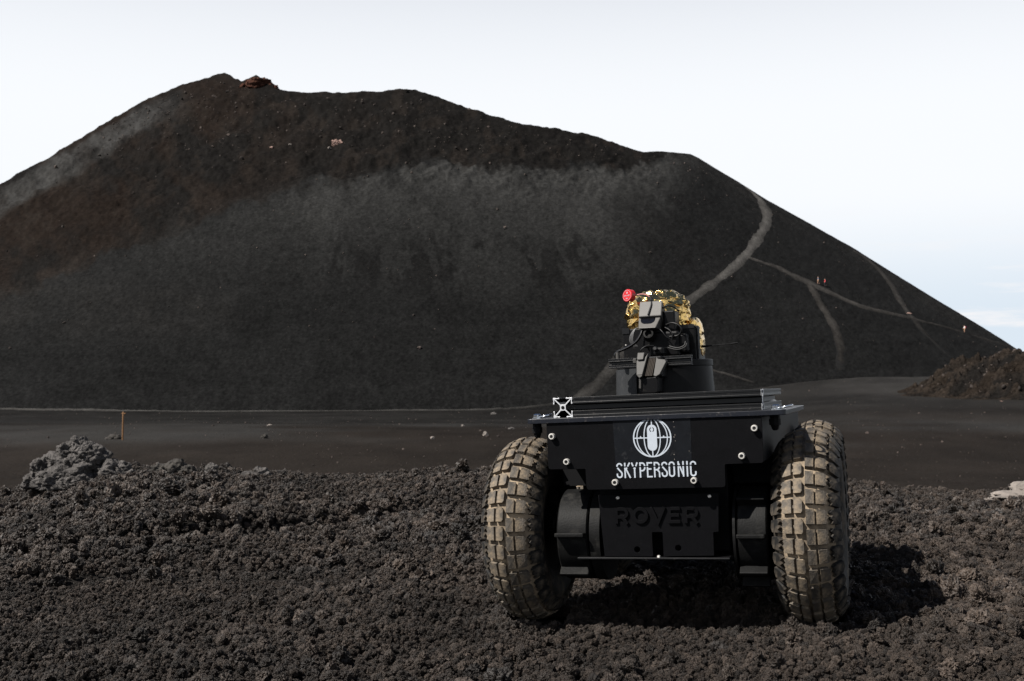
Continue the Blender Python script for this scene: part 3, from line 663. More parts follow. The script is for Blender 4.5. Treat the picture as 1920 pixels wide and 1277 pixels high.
# ---------- hikers ----------
def hiker(label, loc, face, shirt, legs, legm, pack=None, scale=1.0):
    root = empty('person', loc); root.rotation_euler.z = face; root.scale = (scale,)*3
    tag(root, label, 'person', 'hikers on the footpath')
    J = dict(pel=((0,0,.93),.125), sp=((0,.01,1.15),.13), ch=((0,.02,1.34),.145), nk=((0,.03,1.48),.062), hd=((0,.05,1.58),.098), tp=((0,.05,1.72),.090),
      hl=((-.09,0,.86),.085), kl=((-.10,.14,.50),.06), al=((-.10,.10,.09),.042), fl=((-.10,.24,.04),.04),
      hr=((.09,0,.86),.085), kr=((.10,-.04,.48),.06), ar=((.10,-.24,.12),.042), fr=((.10,-.12,.05),.04),
      sl=((-.19,.02,1.40),.065), el=((-.25,-.08,1.14),.045), wl=((-.25,.05,.92),.035), dl=((-.25,.09,.84),.038),
      sr=((.19,.02,1.40),.065), er=((.25,.06,1.14),.045), wr=((.24,.22,.96),.035), dr=((.24,.27,.90),.038))
    ed = [('pel','sp'),('sp','ch'),('ch','nk'),('nk','hd'),('hd','tp'),('pel','hl'),('hl','kl'),('kl','al'),('al','fl'),('pel','hr'),('hr','kr'),('kr','ar'),('ar','fr'),('ch','sl'),('sl','el'),('el','wl'),('wl','dl'),('ch','sr'),('sr','er'),('er','wr'),('wr','dr')]
    def skinned(name, keys, grow, m):
        o, ks, me = None, [k for k in J if k in keys], bpy.data.meshes.new(name)
        b = bmesh.new(); ly = b.verts.layers.skin.verify(); vs = {}
        for k in ks:
            v = b.verts.new(J[k][0]); r = J[k][1]*grow; v[ly].radius = (r, r); vs[k] = v
            v[ly].use_root = (k == ks[0])
        for a, c in ed:
            if a in vs and c in vs: b.edges.new((vs[a], vs[c]))
        b.to_mesh(me); b.free()
        o = link(name, me, m, root); o.modifiers.new('skin', 'SKIN').use_smooth_shade = True
        s = o.modifiers.new('sub', 'SUBSURF'); s.levels = 1; s.render_levels = 1
        return o
    skinned('body', list(J), 1.0, M_['skin'])
    skinned('shirt', ['pel', 'sp', 'ch', 'sl', 'el', 'sr', 'er']+(['wl', 'wr'] if legs == 'long' else []), 1.28, shirt)
    skinned('shoe', ['al', 'fl'], 1.25, M_['cblack']); skinned('shoe', ['ar', 'fr'], 1.25, M_['cblack'])
    skinned('trousers' if legs == 'long' else 'shorts', ['pel', 'sp', 'hl', 'kl', 'hr', 'kr']+(['al', 'ar'] if legs == 'long' else []), 1.2, legm)
    b = bmesh.new(); bmesh.ops.create_uvsphere(b, u_segments=12, v_segments=8, radius=.115); bmesh.ops.translate(b, verts=b.verts, vec=(0, .02, 1.72)); link('hair', b, M_['hair'], root, sharp=60)
    if pack:
        b = bmesh.new(); box(b, -.15, .15, -.30, -.12, 1.08, 1.50); link('backpack', b, pack, root, bevel=.05)
    return root
hiker('person in a blue-grey top and tan shorts walking uphill, left of the pair', (72.4, 264.0, land_z(72.4, 264.0)+.1), R(70), M_['blue'], 'short', M_['tan'])
hiker('person in a bright red jacket and black trousers, right of the pair', (74.1, 264.3, land_z(74.1, 264.3)+.1), R(70), M_['cred'], 'long', M_['cblack'])
hiker('person in a white top with a red backpack, alone lower on the path', (110.6, 273.4, land_z(110.6, 273.4)+.1), R(95), M_['cwhite'], 'short', M_['tan'], M_['cred'])
# =====================================================================
# ---------- the rover ----------
rv = empty('rover')
ROLL = .046
Rz = np.array([[math.cos(PSI), math.sin(PSI), 0], [-math.sin(PSI), math.cos(PSI), 0], [0, 0, 1]])
Ry = np.array([[math.cos(ROLL), 0, -math.sin(ROLL)], [0, 1, 0], [math.sin(ROLL), 0, math.cos(ROLL)]])
RM = Rz@Ry
mw = Matrix(RM.tolist()).to_4x4(); mw.translation = (ROV[0], ROV[1], .0)
rv.matrix_basis = mw
tag(rv, 'black four-wheeled rover with knobbly dusty tyres parked on the clinker ridge', 'rover')
part = lambda name, b, m, **k: link(name, b, M_[m], k.pop('parent', rv), **k)
# body
upper = part('upper_body', bx(-.1935, .2150, -.1695, .74, .332, .4180), 'sidegrey', bevel=.003)
part('inner_chassis', bx(-.205, .208, .105, .455, .165, .3315), 'rubber')
part('skirt', bx(-.2130, .2148, -.02, .70, .284, .3316), 'rubber')
lower = part('lower_body', bx(-.117, .139, -.1000, .74, .160, .3318), 'plastic', bevel=.003)
b = bmesh.new()
prism(b, rounded([(-.1975, .4216), (-.1975, .3290), (-.1228, .3285), (-.1222, .2880), (.1448, .2885), (.1458, .3312), (.2168, .3318), (.2178, .4250)], [.001, .006, .002, .006, .006, .002, .006, .001]), -.1760, -.1720)
panel = part('front_panel', b, 'plastic', bevel=.0006, seg=1)
def bolt(x, z, y, r=.0062, h=.009, parent=panel):
    b = bmesh.new();
    lathe(b, (x, y, z), (0, -1, 0), [(0, r), (h*.82, r), (h, r*.84), (h, r*.58), (h*.5, r*.56)], 20)
    o = part('bolt', b, 'steel', parent=parent, sharp=35)
    b = bmesh.new(); lathe(b, (x, y-h*.55, z), (0, -1, 0), [(0, r*.50), (.0012, r*.50)], 6); link('hex_socket', b, M_['socket'], parent)
    return o
for x, z in ((-.186, .3935), (-.1585, .3435), (-.0640, .3020), (.0872, .3026), (.1780, .3462), (.2037, .3966)): bolt(x, z, -.1761)
b = bmesh.new(); prism(b, [(-.0640, .4205), (-.0618, .3092), (.0838, .3108), (.0858, .4222)], -.1764, -.1759); part('sticker', b, 'film', parent=panel)
# globe emblem printed on the sticker
b = bmesh.new(); ex, ez, er = .0112, .3848, .0370; q = -.1766
def lay():
    global q
    q -= .00002; return q
stroke(b, arc(ex, ez, er*.965, er*.965, 0, 354, 60), .0026, lay(), .0004, True)
for sx in (.79, .42): stroke(b, arc(ex, ez, er*sx, er*.97, 0, 355, 56), .0019, lay(), .0004, True)
stroke(b, [(ex-er*.96, ez), (ex+er*.96, ez)], .0021, lay(), .0004)
stroke(b, [(ex, ez+er*.95), (ex, ez-er*.95)], .0021, lay(), .0004)
for s in (-1, 1):
    yq = lay(); xx = ex+s*er*.60; b.faces.new([b.verts.new(p) for p in ((xx-.0024, yq, ez+.0008), (xx+.0024, yq, ez+.0008), (xx, yq, ez+.0040))])
yq = lay(); cap = arc(ex, ez+er*.42, er*.25, er*.25, 0, 180, 14)+arc(ex, ez-er*.42, er*.25, er*.25, 180, 360, 14)
prism(b, cap, yq, yq+.0004)
part('globe_emblem', b, 'white', parent=panel)
b = bmesh.new(); yq = lay()-.0001
stroke(b, arc(ex, ez+er*.42, er*.105, er*.105, 110, 250, 10), .0016, yq, .0001); stroke(b, arc(ex, ez+er*.42, er*.105, er*.105, -70, 70, 10), .0016, yq, .0001)
part('emblem_ring', b, 'film', parent=panel)
# lettering: narrow capitals, unit height, each a list of strokes; the slit cuts every letter at 0.70
wd = .40; k = .05
def O_(x0=k, x1=wd-k): r = (x1-x0)/2; c = (x0+x1)/2; return arc(c, 1-k-r, r, r, 0, 180, 8)+arc(c, k+r, r, r, 180, 360, 8)+[(x1, 1-k-r)]
GL = {
 'S': [arc(.2, .80, .15, .15, 0, 180, 8)+[(.05, .74), (.07, .68), (.33, .36), (.35, .30)]+arc(.2, .20, .15, .15, 0, -180, 8)+[(.05, .30)]],
 'K': [[(.05, 0), (.05, 1)], [(.36, 1), (.09, .52)], [(.12, .58), (.38, 0)]],
 'Y': [[(.02, 1), (.2, .55)], [(.38, 1), (.2, .55)], [(.2, .62), (.2, 0)]],
 'P': [[(.05, 0), (.05, 1)], [(.05, .95), (.18, .95)]+arc(.19, .70, .16, .25, 90, -90, 10)+[(.05, .45)]],
 'E': [[(.05, 0), (.05, 1)], [(.05, .95), (.36, .95)], [(.05, .55), (.30, .55)], [(.05, .05), (.36, .05)]],
 'R': [[(.05, 0), (.05, 1)], [(.05, .95), (.18, .95)]+arc(.19, .72, .16, .23, 90, -90, 10)+[(.05, .49)], [(.22, .49), (.33, .36), (.35, .28), (.35, 0)]],
 'O': [O_()],
 'N': [[(.05, 0), (.05, 1)], [(.07, .86), (.33, .14)], [(.35, 0), (.35, 1)]],
 'I': [[(.05, 0), (.05, 1)]],
 'C': [[(.35, .70)]+arc(.2, .80, .15, .15, 0, 180, 8)+[(.05, .6), (.05, .3)]+arc(.2, .20, .15, .15, 180, 360, 8)+[(.35, .33)]],
 'L': [[(.05, 1), (.05, .05), (.36, .05)]], 'H': [[(.05, 0), (.05, 1)], [(.35, 0), (.35, 1)], [(.05, .5), (.35, .5)]],
}
def dense(p, step=.02):
    o = [p[0]]
    for a, c in zip(p, p[1:]):
        n = max(1, int(math.hypot(c[0]-a[0], c[1]-a[1])/step))
        o += [(a[0]+(c[0]-a[0])*i/n, a[1]+(c[1]-a[1])*i/n) for i in range(1, n+1)]
    return o
def cut(p, lo, hi):
    out = []; cur = []
    for a in dense(p):
        if lo < a[1] < hi:
            if len(cur) > 1: out.append(cur)
            cur = []
        else: cur.append(a)
    if len(cur) > 1: out.append(cur)
    return out
b = bmesh.new(); H = .0290; x0, z0 = -.0612, .3096; y_ = -.1767; nst = 0
for ch, px_ in zip('SKYPERSONIC', (80, 218, 345, 485, 612, 735, 865, 990, 1145, 1295, 1355)):
    ox = (px_-80)/275
    for p in GL[ch]:
        for c in cut(p, .680, .745):
            nst += 1; stroke(b, [(x0+(ox+a)*H*1.052, z0+zz*H+(ox+a)*H*.004) for a, zz in c], 0.0028, y_-.000004*(nst % 12), .0004)
part('lettering', b, 'white', parent=panel)
b = bmesh.new()
for x, z in ((.0535, .4135), (.0543, .4040), (.0552, .3885), (.0533, .3850), (.0553, .3775), (.0515, .3520), (.0520, .3430), (.0805, .3575)):
    v = [b.verts.new((x+.0011*math.cos(t)*random.uniform(.5, 1), -.17675, z+.0016*math.sin(t)*random.uniform(.5, 1))) for t in (0, 1.2, 2.4, 3.6, 4.9)]; b.faces.new(v)
tag(part('chipped_spots', b, 'palerock', parent=panel), kind='stuff')
# lower panel with the raised word
b = bmesh.new()
prism(b, rounded([(-.1060, .2760), (-.0985, .1565), (-.0030, .1572), (-.0030, .2035), (.0172, .2035), (.0172, .1575), (.1135, .1590), (.1140, .2030), (.1240, .2032), (.1280, .2765)], [.002]*10, 2), -.1530, -.1470,
      holes=[circ(-.0335, .1705, .0058), circ(.0460, .1735, .0058)])
lp = part('lower_panel', b, 'plastic', bevel=.0005, seg=1)
GR = {'R': [[(.1, 0), (.1, 1)], [(.1, .9), (.6, .9)]+arc(.6, .655, .27, .245, 90, -90, 10)+[(.1, .41)], [(.52, .41), (.88, .0)]],
      'O': [arc(.55, .5, .45, .41, 0, 350, 36)], 'V': [[(.02, 1), (.5, .06), (.98, 1)]],
      'E': [[(.1, 0), (.1, 1)], [(.1, .9), (.85, .9)], [(.1, .5), (.78, .5)], [(.1, .1), (.85, .1)]]}
b = bmesh.new(); H = .0310; x0, z0 = -.0735, .2205; n_ = 0
for ch, ox in zip('ROVER', (0, 1.10, 2.22, 3.28, 4.26)):
    for p in GR[ch]:
        n_ += 1; stroke(b, [(x0+(ox+a*.86)*H*1.02, z0+zz*H) for a, zz in p], .0062, -.1568-.00003*n_, .0042, closed=(ch == 'O'))
part('raised_lettering', b, 'plastic', parent=lp, bevel=.0009, seg=2)
for x, z in ((-.0665, .2700), (.1105, .2705)):
    b = bmesh.new(); lathe(b, (x, -.1529, z), (0, -1, 0), [(0, .0034), (.003, .0034), (.004, .0022), (.0028, .0018)], 14); part('screw', b, 'steel', parent=lp, sharp=35)
b = bmesh.new(); box(b, -.153, .1425, -.1545, .60, .1515, .1555); tray = part('bottom_tray', b, 'rail', bevel=.001)
b = bmesh.new(); lathe(b, (.0072, -.1500, .1556), (0, 0, 1), [(0, .0035), (.003, .003), (.004, .001)], 10); part('screw', b, 'steel', parent=tray, sharp=40)
# motor housings with their fins
for s, xa, xb, ca, cb in ((-1, -.1970, -.1340, -.1295, -.1090), (1, .1560, .2125, .1485, .1535)):
    for wy in (-.055, .56):
        b = bmesh.new(); lathe(b, (xa, wy, .190), (1, 0, 0), [(0, .086), (.003, .090), (xb-xa-.003, .090), (xb-xa, .086)], 48); mh = part('motor_housing', b, 'motor', sharp=35)
        b = bmesh.new(); lathe(b, (ca, wy, .190), (1, 0, 0), [(0, .092), (cb-ca, .092)], 48); part('collar', b, 'motor', parent=mh, sharp=35)
        for an in ((5, -42) if s < 0 else (44, 3, -39, -63)) if wy < 0 else (0,):
            c_, s_ = math.cos(R(an)), math.sin(R(an)); b = bmesh.new()
            box(b, xa+.001, xb-.003, -.108, -.080, -.0042, .0042); bmesh.ops.rotate(b, verts=b.verts, cent=(0, 0, 0), matrix=Matrix.Rotation(-R(an), 3, 'X')); bmesh.ops.translate(b, verts=b.verts, vec=(0, wy, .190))
            part('fin', b, 'motor', parent=mh, bevel=.002)
        b = bmesh.new(); lathe(b, (.2100 if s > 0 else -.1950, max(wy, 0), .195), (s, 0, 0), [(0, .03), (.03, .03)], 20); part('axle', b, 'satin', parent=mh, sharp=35)
# deck plate
b = bmesh.new()
o2 = rounded([(-.2370, -.1795), (.2625, -.1795), (.2625, .285), (-.2370, .285)], [.010, .010, .004, .004], 5)
v = [b.verts.new((x, y, .4190)) for x, y in o2]; f = b.faces.new(v); f.normal_update()
if f.normal.z > 0: f.normal_flip()
g = bmesh.ops.extrude_face_region(b, geom=[f], use_keep_orig=True); bmesh.ops.translate(b, verts=[q_ for q_ in g['geom'] if isinstance(q_, bmesh.types.BMVert)], vec=(0, 0, .0098)); bmesh.ops.recalc_face_normals(b, faces=b.faces[:])
deck = part('deck_plate', b, 'plate', bevel=.001)
for s, x in ((-1, -.2235), (1, .2415)):
    b = bmesh.new(); lathe(b, (x, -.150, .4289), (0, 0, 1), [(0, .0115), (.002, .0115), (.0022, .0085), (.0075, .0085), (.0095, .005)], 6); eb = part('eye_bolt', b, 'chrome', sharp=30, parent=deck)
    pts = [(x+.0185+.0115*math.cos(t), -.150+.0115*math.sin(t), .4335+.0022*math.cos(t)) for t in np.linspace(0, 2*math.pi, 25)]
    b = bmesh.new(); tube(b, pts, .0021, 8); part('lifting_ring', b, 'chrome', parent=deck, sharp=60)
    xb = x-.001 if s < 0 else x-.003
    b = bmesh.new(); lathe(b, (xb, -.150, .4189), (0, 0, -1), [(0, .0092), (.007, .0092), (.0072, .0105), (.0185, .0105), (.0190, .0080), (.026, .0062), (.0285, .004)], 8); part('rubber_stud', b, 'rubber', parent=deck, sharp=30)
# slotted aluminium rails
def rail_profile(h):
    k_ = h/.0196; t, s, q_, g_, gd = .0026*k_, .0068*k_, .0017*k_, .0042*k_, .0007*k_; a, c = .0100*k_, .0150*k_
    quad = [(g_, g_+q_), (h-t-q_, h-t), (s, h-t), (s, h), (a, h), (a, h-gd), (c, h-gd), (c, h), (h, h), (h, c), (h-gd, c), (h-gd, a), (h, a), (h, s), (h-t, s), (h-t, h-t-q_), (g_+q_, g_)]
    out = []
    for k_ in range(4):
        for x, z in quad:
            for _ in range(k_): x, z = z, -x
            out.append((x, z))
    return out
def rail(name, p, axis, length, h, m='rail', parent=rv):
    """axis 'x' or 'y'; p is the start of its centre line"""
    b = bmesh.new(); prism(b, rail_profile(h), 0, length)
    if axis == 'x': bmesh.ops.rotate(b, verts=b.verts, cent=(0, 0, 0), matrix=Matrix.Rotation(R(-90), 3, 'Z'))
    bmesh.ops.translate(b, verts=b.verts, vec=p)
    return part(name, b, m, parent=parent, bevel=.0009, seg=2)
zr = .4289+.0198
r1 = rail('slotted_rail', (-.1652, -.1650, zr), 'y', .42, .0196)
rail('cut_end', (-.1652, -.1658, zr), 'y', .0008, .0196, 'alu', r1)
b = bmesh.new(); lathe(b, (-.1652, -.1660, zr), (0, -1, 0), [(0, .0036), (.0002, .0034)], 20); part('end_bore', b, 'rubber', parent=r1)
r2 = rail('slotted_rail', (-.1455, -.1452, zr), 'x', .3628, .0196)
rail('cut_end', (.2174, -.1452, zr), 'x', .0006, .0196, 'alu', r2)
rail('slotted_rail', (.1976, -.1250, zr), 'y', .38, .0196)
# turntable, equipment case, arm and head
b = bmesh.new(); lathe(b, (-.0105, .105, .4288), (0, 0, 1), [(0, .1050), (.094, .1005), (.095, .1025), (.107, .1025), (.108, .1005)], 64); part('turntable', b, 'satin', sharp=35)  # black all over, standing in for the shade on the tower's right
b = bmesh.new(); n_ = 14; vv = []  # added grey shell: paints the sunlit left side onto the black turntable
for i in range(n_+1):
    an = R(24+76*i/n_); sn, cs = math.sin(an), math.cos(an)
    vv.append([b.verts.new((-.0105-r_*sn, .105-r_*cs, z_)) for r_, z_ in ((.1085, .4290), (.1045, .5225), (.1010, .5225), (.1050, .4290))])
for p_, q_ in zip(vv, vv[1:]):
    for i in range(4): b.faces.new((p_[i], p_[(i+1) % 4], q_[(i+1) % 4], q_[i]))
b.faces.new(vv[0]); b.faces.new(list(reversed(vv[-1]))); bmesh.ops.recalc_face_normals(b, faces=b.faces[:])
part('lit_side_shell', b, 'tower_lit', sharp=35)
ar = rail('arm_rail', (-.1025, -.018, .5338), 'x', .171, .0098)
b = bmesh.new(); box(b, -.095, .062, .085, .205, .537, .6105); case = part('equipment_case', b, 'satin', bevel=.003)
b = bmesh.new(); box(b, .0622, .0660, .092, .112, .530, .6095); part('case_bracket', b, 'sidegrey', parent=case, bevel=.0008)
for c_ in ((-.0955, -.080, .0835, .087, .600, .6125), (.030, .060, .0835, .087, .604, .6120)): part('case_rim', bx(*c_), 'rail', parent=case)
b = bmesh.new(); lathe(b, (-.089, .0845, .576), (0, -1, 0), [(0, .0016), (.0015, .0014)], 8); part('indicator', b, 'steel', parent=case)
def foil():
    V = []; F = []; n0 = 0
    for (x, y, z, sx, sy, sz, sd) in ((-.030, .150, .634, .068, .062, .058, 1), (-.012, .155, .650, .050, .050, .042, 5), (.048, .170, .600, .0165, .045, .030, 9), (.054, .175, .572, .0115, .04, .036, 13)):
        v, f_ = ICO[4 if sx > .03 else 3]
        rg = np.random.default_rng(sd); edge = .16 if sx > .03 else .32
        v = v+rg.normal(0, .22*edge, v.shape); v = v/np.linalg.norm(v, axis=1)[:, None]
        c = .10*fbm3(v, 1.9, 2, 700+sd, .5, ridge=True)+rg.normal(0, .034, len(v))
        V.append(v*(1+c)[:, None]*np.array([sx, sy, sz])+np.array([x, y, z])); F += [[a+n0 for a in p] for p in f_]; n0 += len(v)
    me = bpy.data.meshes.new('foil_blanket'); me.from_pydata(np.concatenate(V).tolist(), [], F)
    part('foil_blanket', me, 'gold')
foil()
def tilt(b, deg, c): bmesh.ops.rotate(b, verts=b.verts, cent=c, matrix=Matrix.Rotation(R(deg), 3, 'X'))
# camera head: an upper cover and a lower visor block, both tipped back
b = bmesh.new(); box(b, -.0478, .0008, .036, .080, .631, .6705); tilt(b, -32, (0, .036, .634)); hd = part('camera_head', b, 'headgrey', bevel=.002)
b = bmesh.new()
for (x0_, x1_, z_, y_) in ((-.0490, -.0012, .6325, .036),): pass
f1 = [(-.0490, .022, .6300), (-.0008, .022, .6310), (-.0090, .016, .6055), (-.0456, .016, .6060)]
bk = [(-.0490, .075, .6330), (-.0008, .075, .6335), (-.0060, .075, .600), (-.0456, .075, .600)]
v1 = [b.verts.new(p) for p in f1]; v2 = [b.verts.new(p) for p in bk]
b.faces.new(v1); b.faces.new(list(reversed(v2)))
for i in range(4): b.faces.new((v1[i], v2[i], v2[(i+1) % 4], v1[(i+1) % 4]))
bmesh.ops.recalc_face_normals(b, faces=b.faces[:])
# lean its front so that it looks up a little
for v_ in v1:
    v_.co.y += (v_.co.z-.605)*.75
vb = part('visor', b, 'headgrey', parent=hd, bevel=.0016)
def vis(x, z): return (x, .016+(.006*(z-.6057)/.025)+(z-.605)*.75-.0007, z)
b = bmesh.new(); win = rounded([(-.0440, .6288), (-.0122, .6292), (-.0135, .6195), (-.0200, .6155), (-.0360, .6155), (-.0425, .6195)], .003, 3)
b.faces.new([b.verts.new(vis(x, z)) for x, z in win]); bmesh.ops.recalc_face_normals(b, faces=b.faces[:]); part('visor_window', b, 'lens', parent=hd)
b = bmesh.new(); box(b, -.0445, -.002, .046, .085, .566, .6045); box(b, .0016, .0265, .050, .105, .598, .6420); part('head_mount', b, 'satin', parent=hd, bevel=.003)
b = bmesh.new(); lathe(b, (-.0265, .034, .588), (.05, -1, .42), [(0, .0118), (.014, .0118), (.0165, .0105), (.0168, .0072), (.010, .0070)], 28); part('lens_barrel', b, 'motor', parent=hd, sharp=35)
# dome antenna on a bent stem
da = Vector((-.50, -.84, .10)).normalized(); dc = Vector((-.0775, .068, .6815))
b = bmesh.new(); lathe(b, dc, -da, [(0, .0128), (.0012, .0138), (.0125, .0138), (.0150, .0120), (.0155, .006)], 40); dm_ = part('dome_antenna', b, 'red', sharp=35)
ux = da.cross(Vector((0, 0, 1))).normalized(); ux = -ux if ux.x < 0 else ux; uz = ux.cross(da); uz = -uz if uz.z < 0 else uz
def face_map(b, off=.00025):
    for v_ in b.verts:
        x, y, z = v_.co; v_.co = dc+ux*x+uz*z+da*(off-y)
b = bmesh.new()
for k_ in range(28):
    t = 2*math.pi*k_/28; stroke(b, [(.0108*math.cos(t), .0108*math.sin(t)), (.0117*math.cos(t), .0117*math.sin(t))], .0011, 0, .0001)
def tiny(word, w, h, zc_, sw):
    n_ = 0
    for i, ch in enumerate(word):
        for p in GL[ch]:
            n_ += 1; stroke(b, [((-w/2)+w/len(word)*(i+a*1.9), zc_-h/2+zz*h) for a, zz in p], sw, -.000004*n_, .0001)
tiny('LOLLIPOP', .0160, .0028, -.0002, .00042); tiny('SHOP', .0066, .0019, -.0066, .00035)
for zz in (.0044, .0058, .0072): stroke(b, [(-.0015, zz), (.0015, zz)], .0010, 0, .0001)
face_map(b); part('printed_face', b, 'white', parent=dm_)
pts = curve_pts([tuple(dc-da*.0150), (-.0500, .078, .6828), (-.0370, .074, .6805), (-.0265, .066, .6735)], 8)
b = bmesh.new(); tube(b, pts, .0014, 8); part('antenna_stem', b, 'pink', parent=dm_, sharp=60)
b = bmesh.new(); tube(b, [(-.0272, .067, .6745), (-.0235, .062, .6690), (-.0225, .056, .6640)], [.0026, .0032, .0034], 10); tube(b, curve_pts([(-.0225, .057, .6650), (-.0220, .049, .656), (-.0245, .041, .645), (-.0270, .034, .6345)], 6), .0019, 8); part('antenna_plug', b, 'cable', parent=dm_, sharp=60)
# whip antenna at the side
b = bmesh.new(); tube(b, [(.0625, .16, .5665), (.0700, .16, .5668), (.0800, .16, .5672), (.1250, .16, .5690), (.1262, .16, .5691), (.1400, .16, .5702)], [.0030, .0026, .0013, .0010, .0019, .0018], 8); part('whip_antenna', b, 'rubber', sharp=60)
# bracket strap, post and arm
b = bmesh.new(); sp = curve_pts([(-.0935, .012, .5445), (-.0955, .012, .5530), (-.0900, .012, .5592), (-.0760, .012, .5640), (-.0620, .012, .5700), (-.0500, .014, .5790), (-.0420, .018, .5930), (-.0385, .022, .6080)], 6)
tube(b, sp, .0030, 8); bmesh.ops.scale(b, verts=b.verts, vec=(1, 2.2, 1), space=Matrix.Translation((0, -.015, 0))); part('bracket_strap', b, 'rail', sharp=60)
b = bmesh.new(); lathe(b, (-.0895, .004, .5430), (0, 0, 1), [(0, .0042), (.015, .0042)], 16); part('stand_post', b, 'gripgrey', sharp=40)
b = bmesh.new(); box(b, -.030, .034, .042, .085, .5445, .5985); box(b, -.012, .050, .050, .084, .552, .592); box(b, -.012, .010, -.008, .045, .546, .564); am = part('arm_link', b, 'satin', bevel=.005)
b = bmesh.new(); lathe(b, (-.006, -.010, .5590), (0, -1, .25), [(0, .0050), (.006, .0050), (.008, .003)], 18); part('arm_pivot', b, 'cable', parent=am, sharp=35)
# gripper: two claw fingers, a ribbed pad between them and a motor box below
gp = part('gripper', bx(-.028, .014, -.052, -.006, .500, .5440), 'satin', bevel=.003)
def finger(out, y0, y1, lean, c, name='finger'):
    b = bmesh.new(); prism(b, out, y0, y1)
    for v_ in b.verts: v_.co.y += (v_.co.z-c)*lean
    return part(name, b, 'gripgrey', parent=gp, bevel=.0012, seg=2)
finger([(-.0366, .5370), (-.0226, .5375), (-.0132, .5512), (-.0225, .5070), (-.0345, .5070)], -.078, -.055, .55, .505)
finger([(-.0345, .5378), (-.0342, .5525), (-.0200, .5523), (-.0215, .5382)], -.083, -.060, .55, .505)
finger([(-.0345, .5068), (-.0225, .5068), (-.0230, .5040), (-.0285, .5005)], -.077, -.055, .3, .505)
finger([(.0040, .5432), (.0078, .5378), (.0216, .5360), (.0246, .5315), (.0128, .5065), (.0052, .5024), (.0000, .5045)], -.078, -.055, .55, .505)
finger([(-.0440, .5315), (-.0440, .5410), (-.0370, .5412), (-.0370, .5310)], -.060, -.040, 0, .53, 'finger_clamp')
for k_ in range(7):
    x = -.0195+k_*.0031; b = bmesh.new(); box(b, x, x+.0023, -.070, -.058, .5045, .5400)
    for v_ in b.verts: v_.co.y += (v_.co.z-.505)*.5; v_.co.x += (v_.co.z-.54)*.16
    part('pad_rib', b, 'gripdark', parent=gp)
b = bmesh.new(); prism(b, rounded([(-.0325, .5010), (.0075, .5025), (.0065, .4710), (.0000, .4690), (-.0255, .4700), (-.0310, .4740)], .003, 2), -.068, -.020); part('gripper_motor', b, 'satin', parent=gp, bevel=.002)
b = bmesh.new(); prism(b, [(-.0305, .4995), (-.0265, .4990), (-.0275, .4790), (-.0320, .4800)], -.0715, -.060); part('gripper_guard', b, 'gripgrey', parent=gp, bevel=.001)
# cables
def cable(pts, r, m='cable', name='cable'):
    b = bmesh.new(); tube(b, curve_pts(pts, 10), r, 8); part(name, b, m, sharp=60)
for k_ in range(4):
    d = .0019*k_
    cable([(-.0475, .035, .6100), (-.0570+d*.3, .030, .6050), (-.0650+d, .026, .5930), (-.0665+d*1.2, .024, .5800), (-.0590+d*1.4, .026, .5690)], .0009, 'ribbon', 'ribbon_wire')
cable([(.0080, .045, .6120), (.0220, .038, .6145), (.0360, .034, .6090), (.0415, .034, .5980), (.0330, .038, .5880), (.0150, .040, .5860)], .0017)
cable([(.0060, .042, .6060), (.0160, .036, .6000), (.0220, .034, .5900), (.0200, .036, .5780)], .0014)
cable([(-.0030, .030, .6030), (.0040, .026, .5950), (.0110, .026, .5850), (.0190, .030, .5790)], .0013)
cable([(.0010, .055, .6480), (.0110, .050, .6520), (.0230, .060, .6490), (.0300, .080, .6420)], .0017)
cable([(.0150, .030, .5660), (.0330, .024, .5610), (.0470, .024, .5650), (.0500, .028, .5740)], .0015)
cable([(.0120, .028, .5630), (.0330, .022, .5575), (.0490, .022, .5620), (.0530, .026, .5700)], .0012)
cable([(-.0330, -.030, .5500), (-.0310, -.036, .5590), (-.0200, -.034, .5660), (-.0060, -.028, .5660)], .0012)
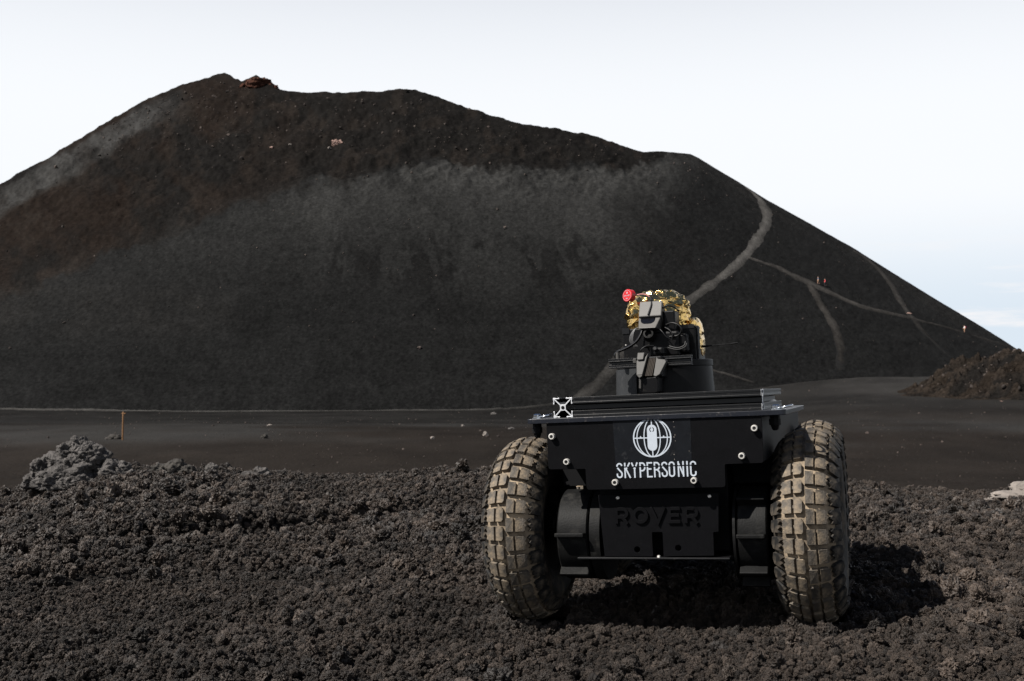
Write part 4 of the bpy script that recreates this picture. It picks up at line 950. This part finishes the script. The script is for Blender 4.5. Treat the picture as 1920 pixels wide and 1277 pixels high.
# ---------- wheels ----------
RC, AC, AT = .1240, .0595, .0678
def tyre_pt(phi, th, a):
    r = RC+a*math.cos(th); return (a*math.sin(th)*1.02, -r*math.cos(phi), r*math.sin(phi))
NB = 32; PIT = 2*math.pi/NB
def block_bm(kind):
    """one tread block round bearing 0; polygons in (pitch fraction, degrees across)"""
    side = -1 if kind[0] == 'l' else 1; k_ = kind[1]
    if k_ == 'i': poly = [(-.36, 2.8), (.36, 2.8), (.36, 15.2), (.36, 15.1), (-.36, 15.1)]
    if k_ == 'i' and side < 0: poly = [(-.36, 4.6), (-.26, 2.4), (.24, 2.4), (.36, 5.2), (.36, 15.1), (-.36, 15.1)]
    elif k_ == 'i': poly = [(-.36, 2.6), (.36, 2.6), (.36, 15.1), (-.36, 15.1)]
    if k_ == 'o': poly = [(-.36, 19.2), (.36, 19.2), (.36, 33.0), (.24, 36.5), (.10, 34.0), (-.02, 37.5), (-.16, 34.5), (-.30, 36.0), (-.36, 33.0)]
    if k_ == 's': poly = [(-.34, 43.5), (-.20, 47.5), (-.06, 42.5), (.10, 46.5), (.26, 42.0), (.40, 47.0), (.36, 66.0), (-.10, 70.0), (-.36, 64.0)]
    if k_ == 'b': poly = [(-.10, 15.7), (.06, 15.7), (.06, 19.3), (-.10, 19.3)]
    at = AT if k_ not in 'b' else AC+.0035
    if k_ == 's': at = AT-.0008
    off = (0 if side < 0 else .46)*PIT
    b = bmesh.new()
    top = [b.verts.new(tyre_pt(p*PIT+off, R(side*t), at)) for p, t in poly]
    cxp = sum(p for p, t in poly)/len(poly); cxt = sum(t for p, t in poly)/len(poly)
    bot = [b.verts.new(tyre_pt((p+(p-cxp)*.10)*PIT+off, R(side*(t+(t-cxt)*.10)), AC-.004)) for p, t in poly]
    n = len(poly)
    ctr = b.verts.new(tyre_pt(cxp*PIT+off, R(side*cxt), at+.0002))
    for i in range(n):
        b.faces.new((top[i], top[(i+1) % n], ctr)); b.faces.new((top[i], bot[i], bot[(i+1) % n], top[(i+1) % n]))
    bmesh.ops.recalc_face_normals(b, faces=b.faces[:])
    return b
KINDS = ['li', 'lo', 'ls', 'ri', 'ro', 'rs', 'lb', 'rb']
BLK = {}
for kd in KINDS:
    b = block_bm(kd); me = bpy.data.meshes.new('tread_block'); b.to_mesh(me); b.free(); me.materials.append(M_['tyreside' if kd[1] == 's' else 'tread']); BLK[kd] = me
# tyre carcass
b = bmesh.new(); n1, n2 = 128, 40; rows = []
for i in range(n1):
    ph = 2*math.pi*i/n1; row = []
    for j in range(n2+1):
        th = R(-128+256*j/n2); a = AC if abs(th) < R(75) else AC*(1-.03*(abs(math.degrees(th))-75)/53)
        rib = .0012*(1 if 78 < abs(math.degrees(th)) < 84 else 0)
        row.append(b.verts.new(tyre_pt(ph, th, a+rib)))
    rows.append(row)
for i in range(n1):
    p, q_ = rows[i], rows[(i+1) % n1]
    for j in range(n2):
        f = b.faces.new((p[j], q_[j], q_[j+1], p[j+1])); f.material_index = 0 if abs(-128+256*(j+.5)/n2) < 60 else 1
bmesh.ops.recalc_face_normals(b, faces=b.faces[:])
TY = bpy.data.meshes.new('tyre'); b.to_mesh(TY); b.free(); TY.materials.append(M_['carcass']); TY.materials.append(M_['tyreside']); TY.polygons.foreach_set('use_smooth', [True]*len(TY.polygons))
b = bmesh.new(); lathe(b, (-.048, 0, 0), (1, 0, 0), [(0, .060), (0.004, .092), (.010, .096), (.022, .082), (.074, .082), (.086, .096), (.092, .092), (.096, .060), (.100, .030), (.104, .028)], 40)
RIM = bpy.data.meshes.new('wheel'); b.to_mesh(RIM); b.free(); RIM.materials.append(M_['satin']); RIM.polygons.foreach_set('use_smooth', [True]*len(RIM.polygons)); RIM.set_sharp_from_angle(angle=R(35))
def child(name, me, parent, rx=0.):
    o = bpy.data.objects.new(name, me); C.objects.link(o); o.parent = parent; o.rotation_euler.x = rx; return o
for sx in (-1, 1):
    for wy in (0, .56):
        w = link('wheel', RIM, None, rv, loc=((-.290 if sx < 0 else .284) if wy == 0 else sx*.268, wy, .1945+(.002 if sx > 0 else .0025)))
        ph0 = {(-1, 0): .05, (1, 0): .11}.get((sx, wy), .02)
        w.rotation_euler.x = -ph0
        child('tyre', TY, w)
        J = bmesh.new()
        for i in range(NB):
            phi = i*PIT; ang = (phi+ph0+math.pi) % (2*math.pi)-math.pi
            for kd in KINDS:
                single = wy == 0 and -.95 < ang < 1.95 and kd[1] != 'b'
                if single: child('tread_block', BLK[kd], w, -phi)
                else:
                    t_ = BLK[kd].copy(); t_.polygons.foreach_set('material_index', [int(kd[1] == 's')]*len(t_.polygons)); t_.transform(Matrix.Rotation(-phi, 4, 'X')); J.from_mesh(t_); bpy.data.meshes.remove(t_)
        me = bpy.data.meshes.new('tread_rest'); J.to_mesh(me); J.free(); me.materials.append(M_['tread']); me.materials.append(M_['tyreside'])
        tag(child('tread_blocks', me, w), kind='stuff')
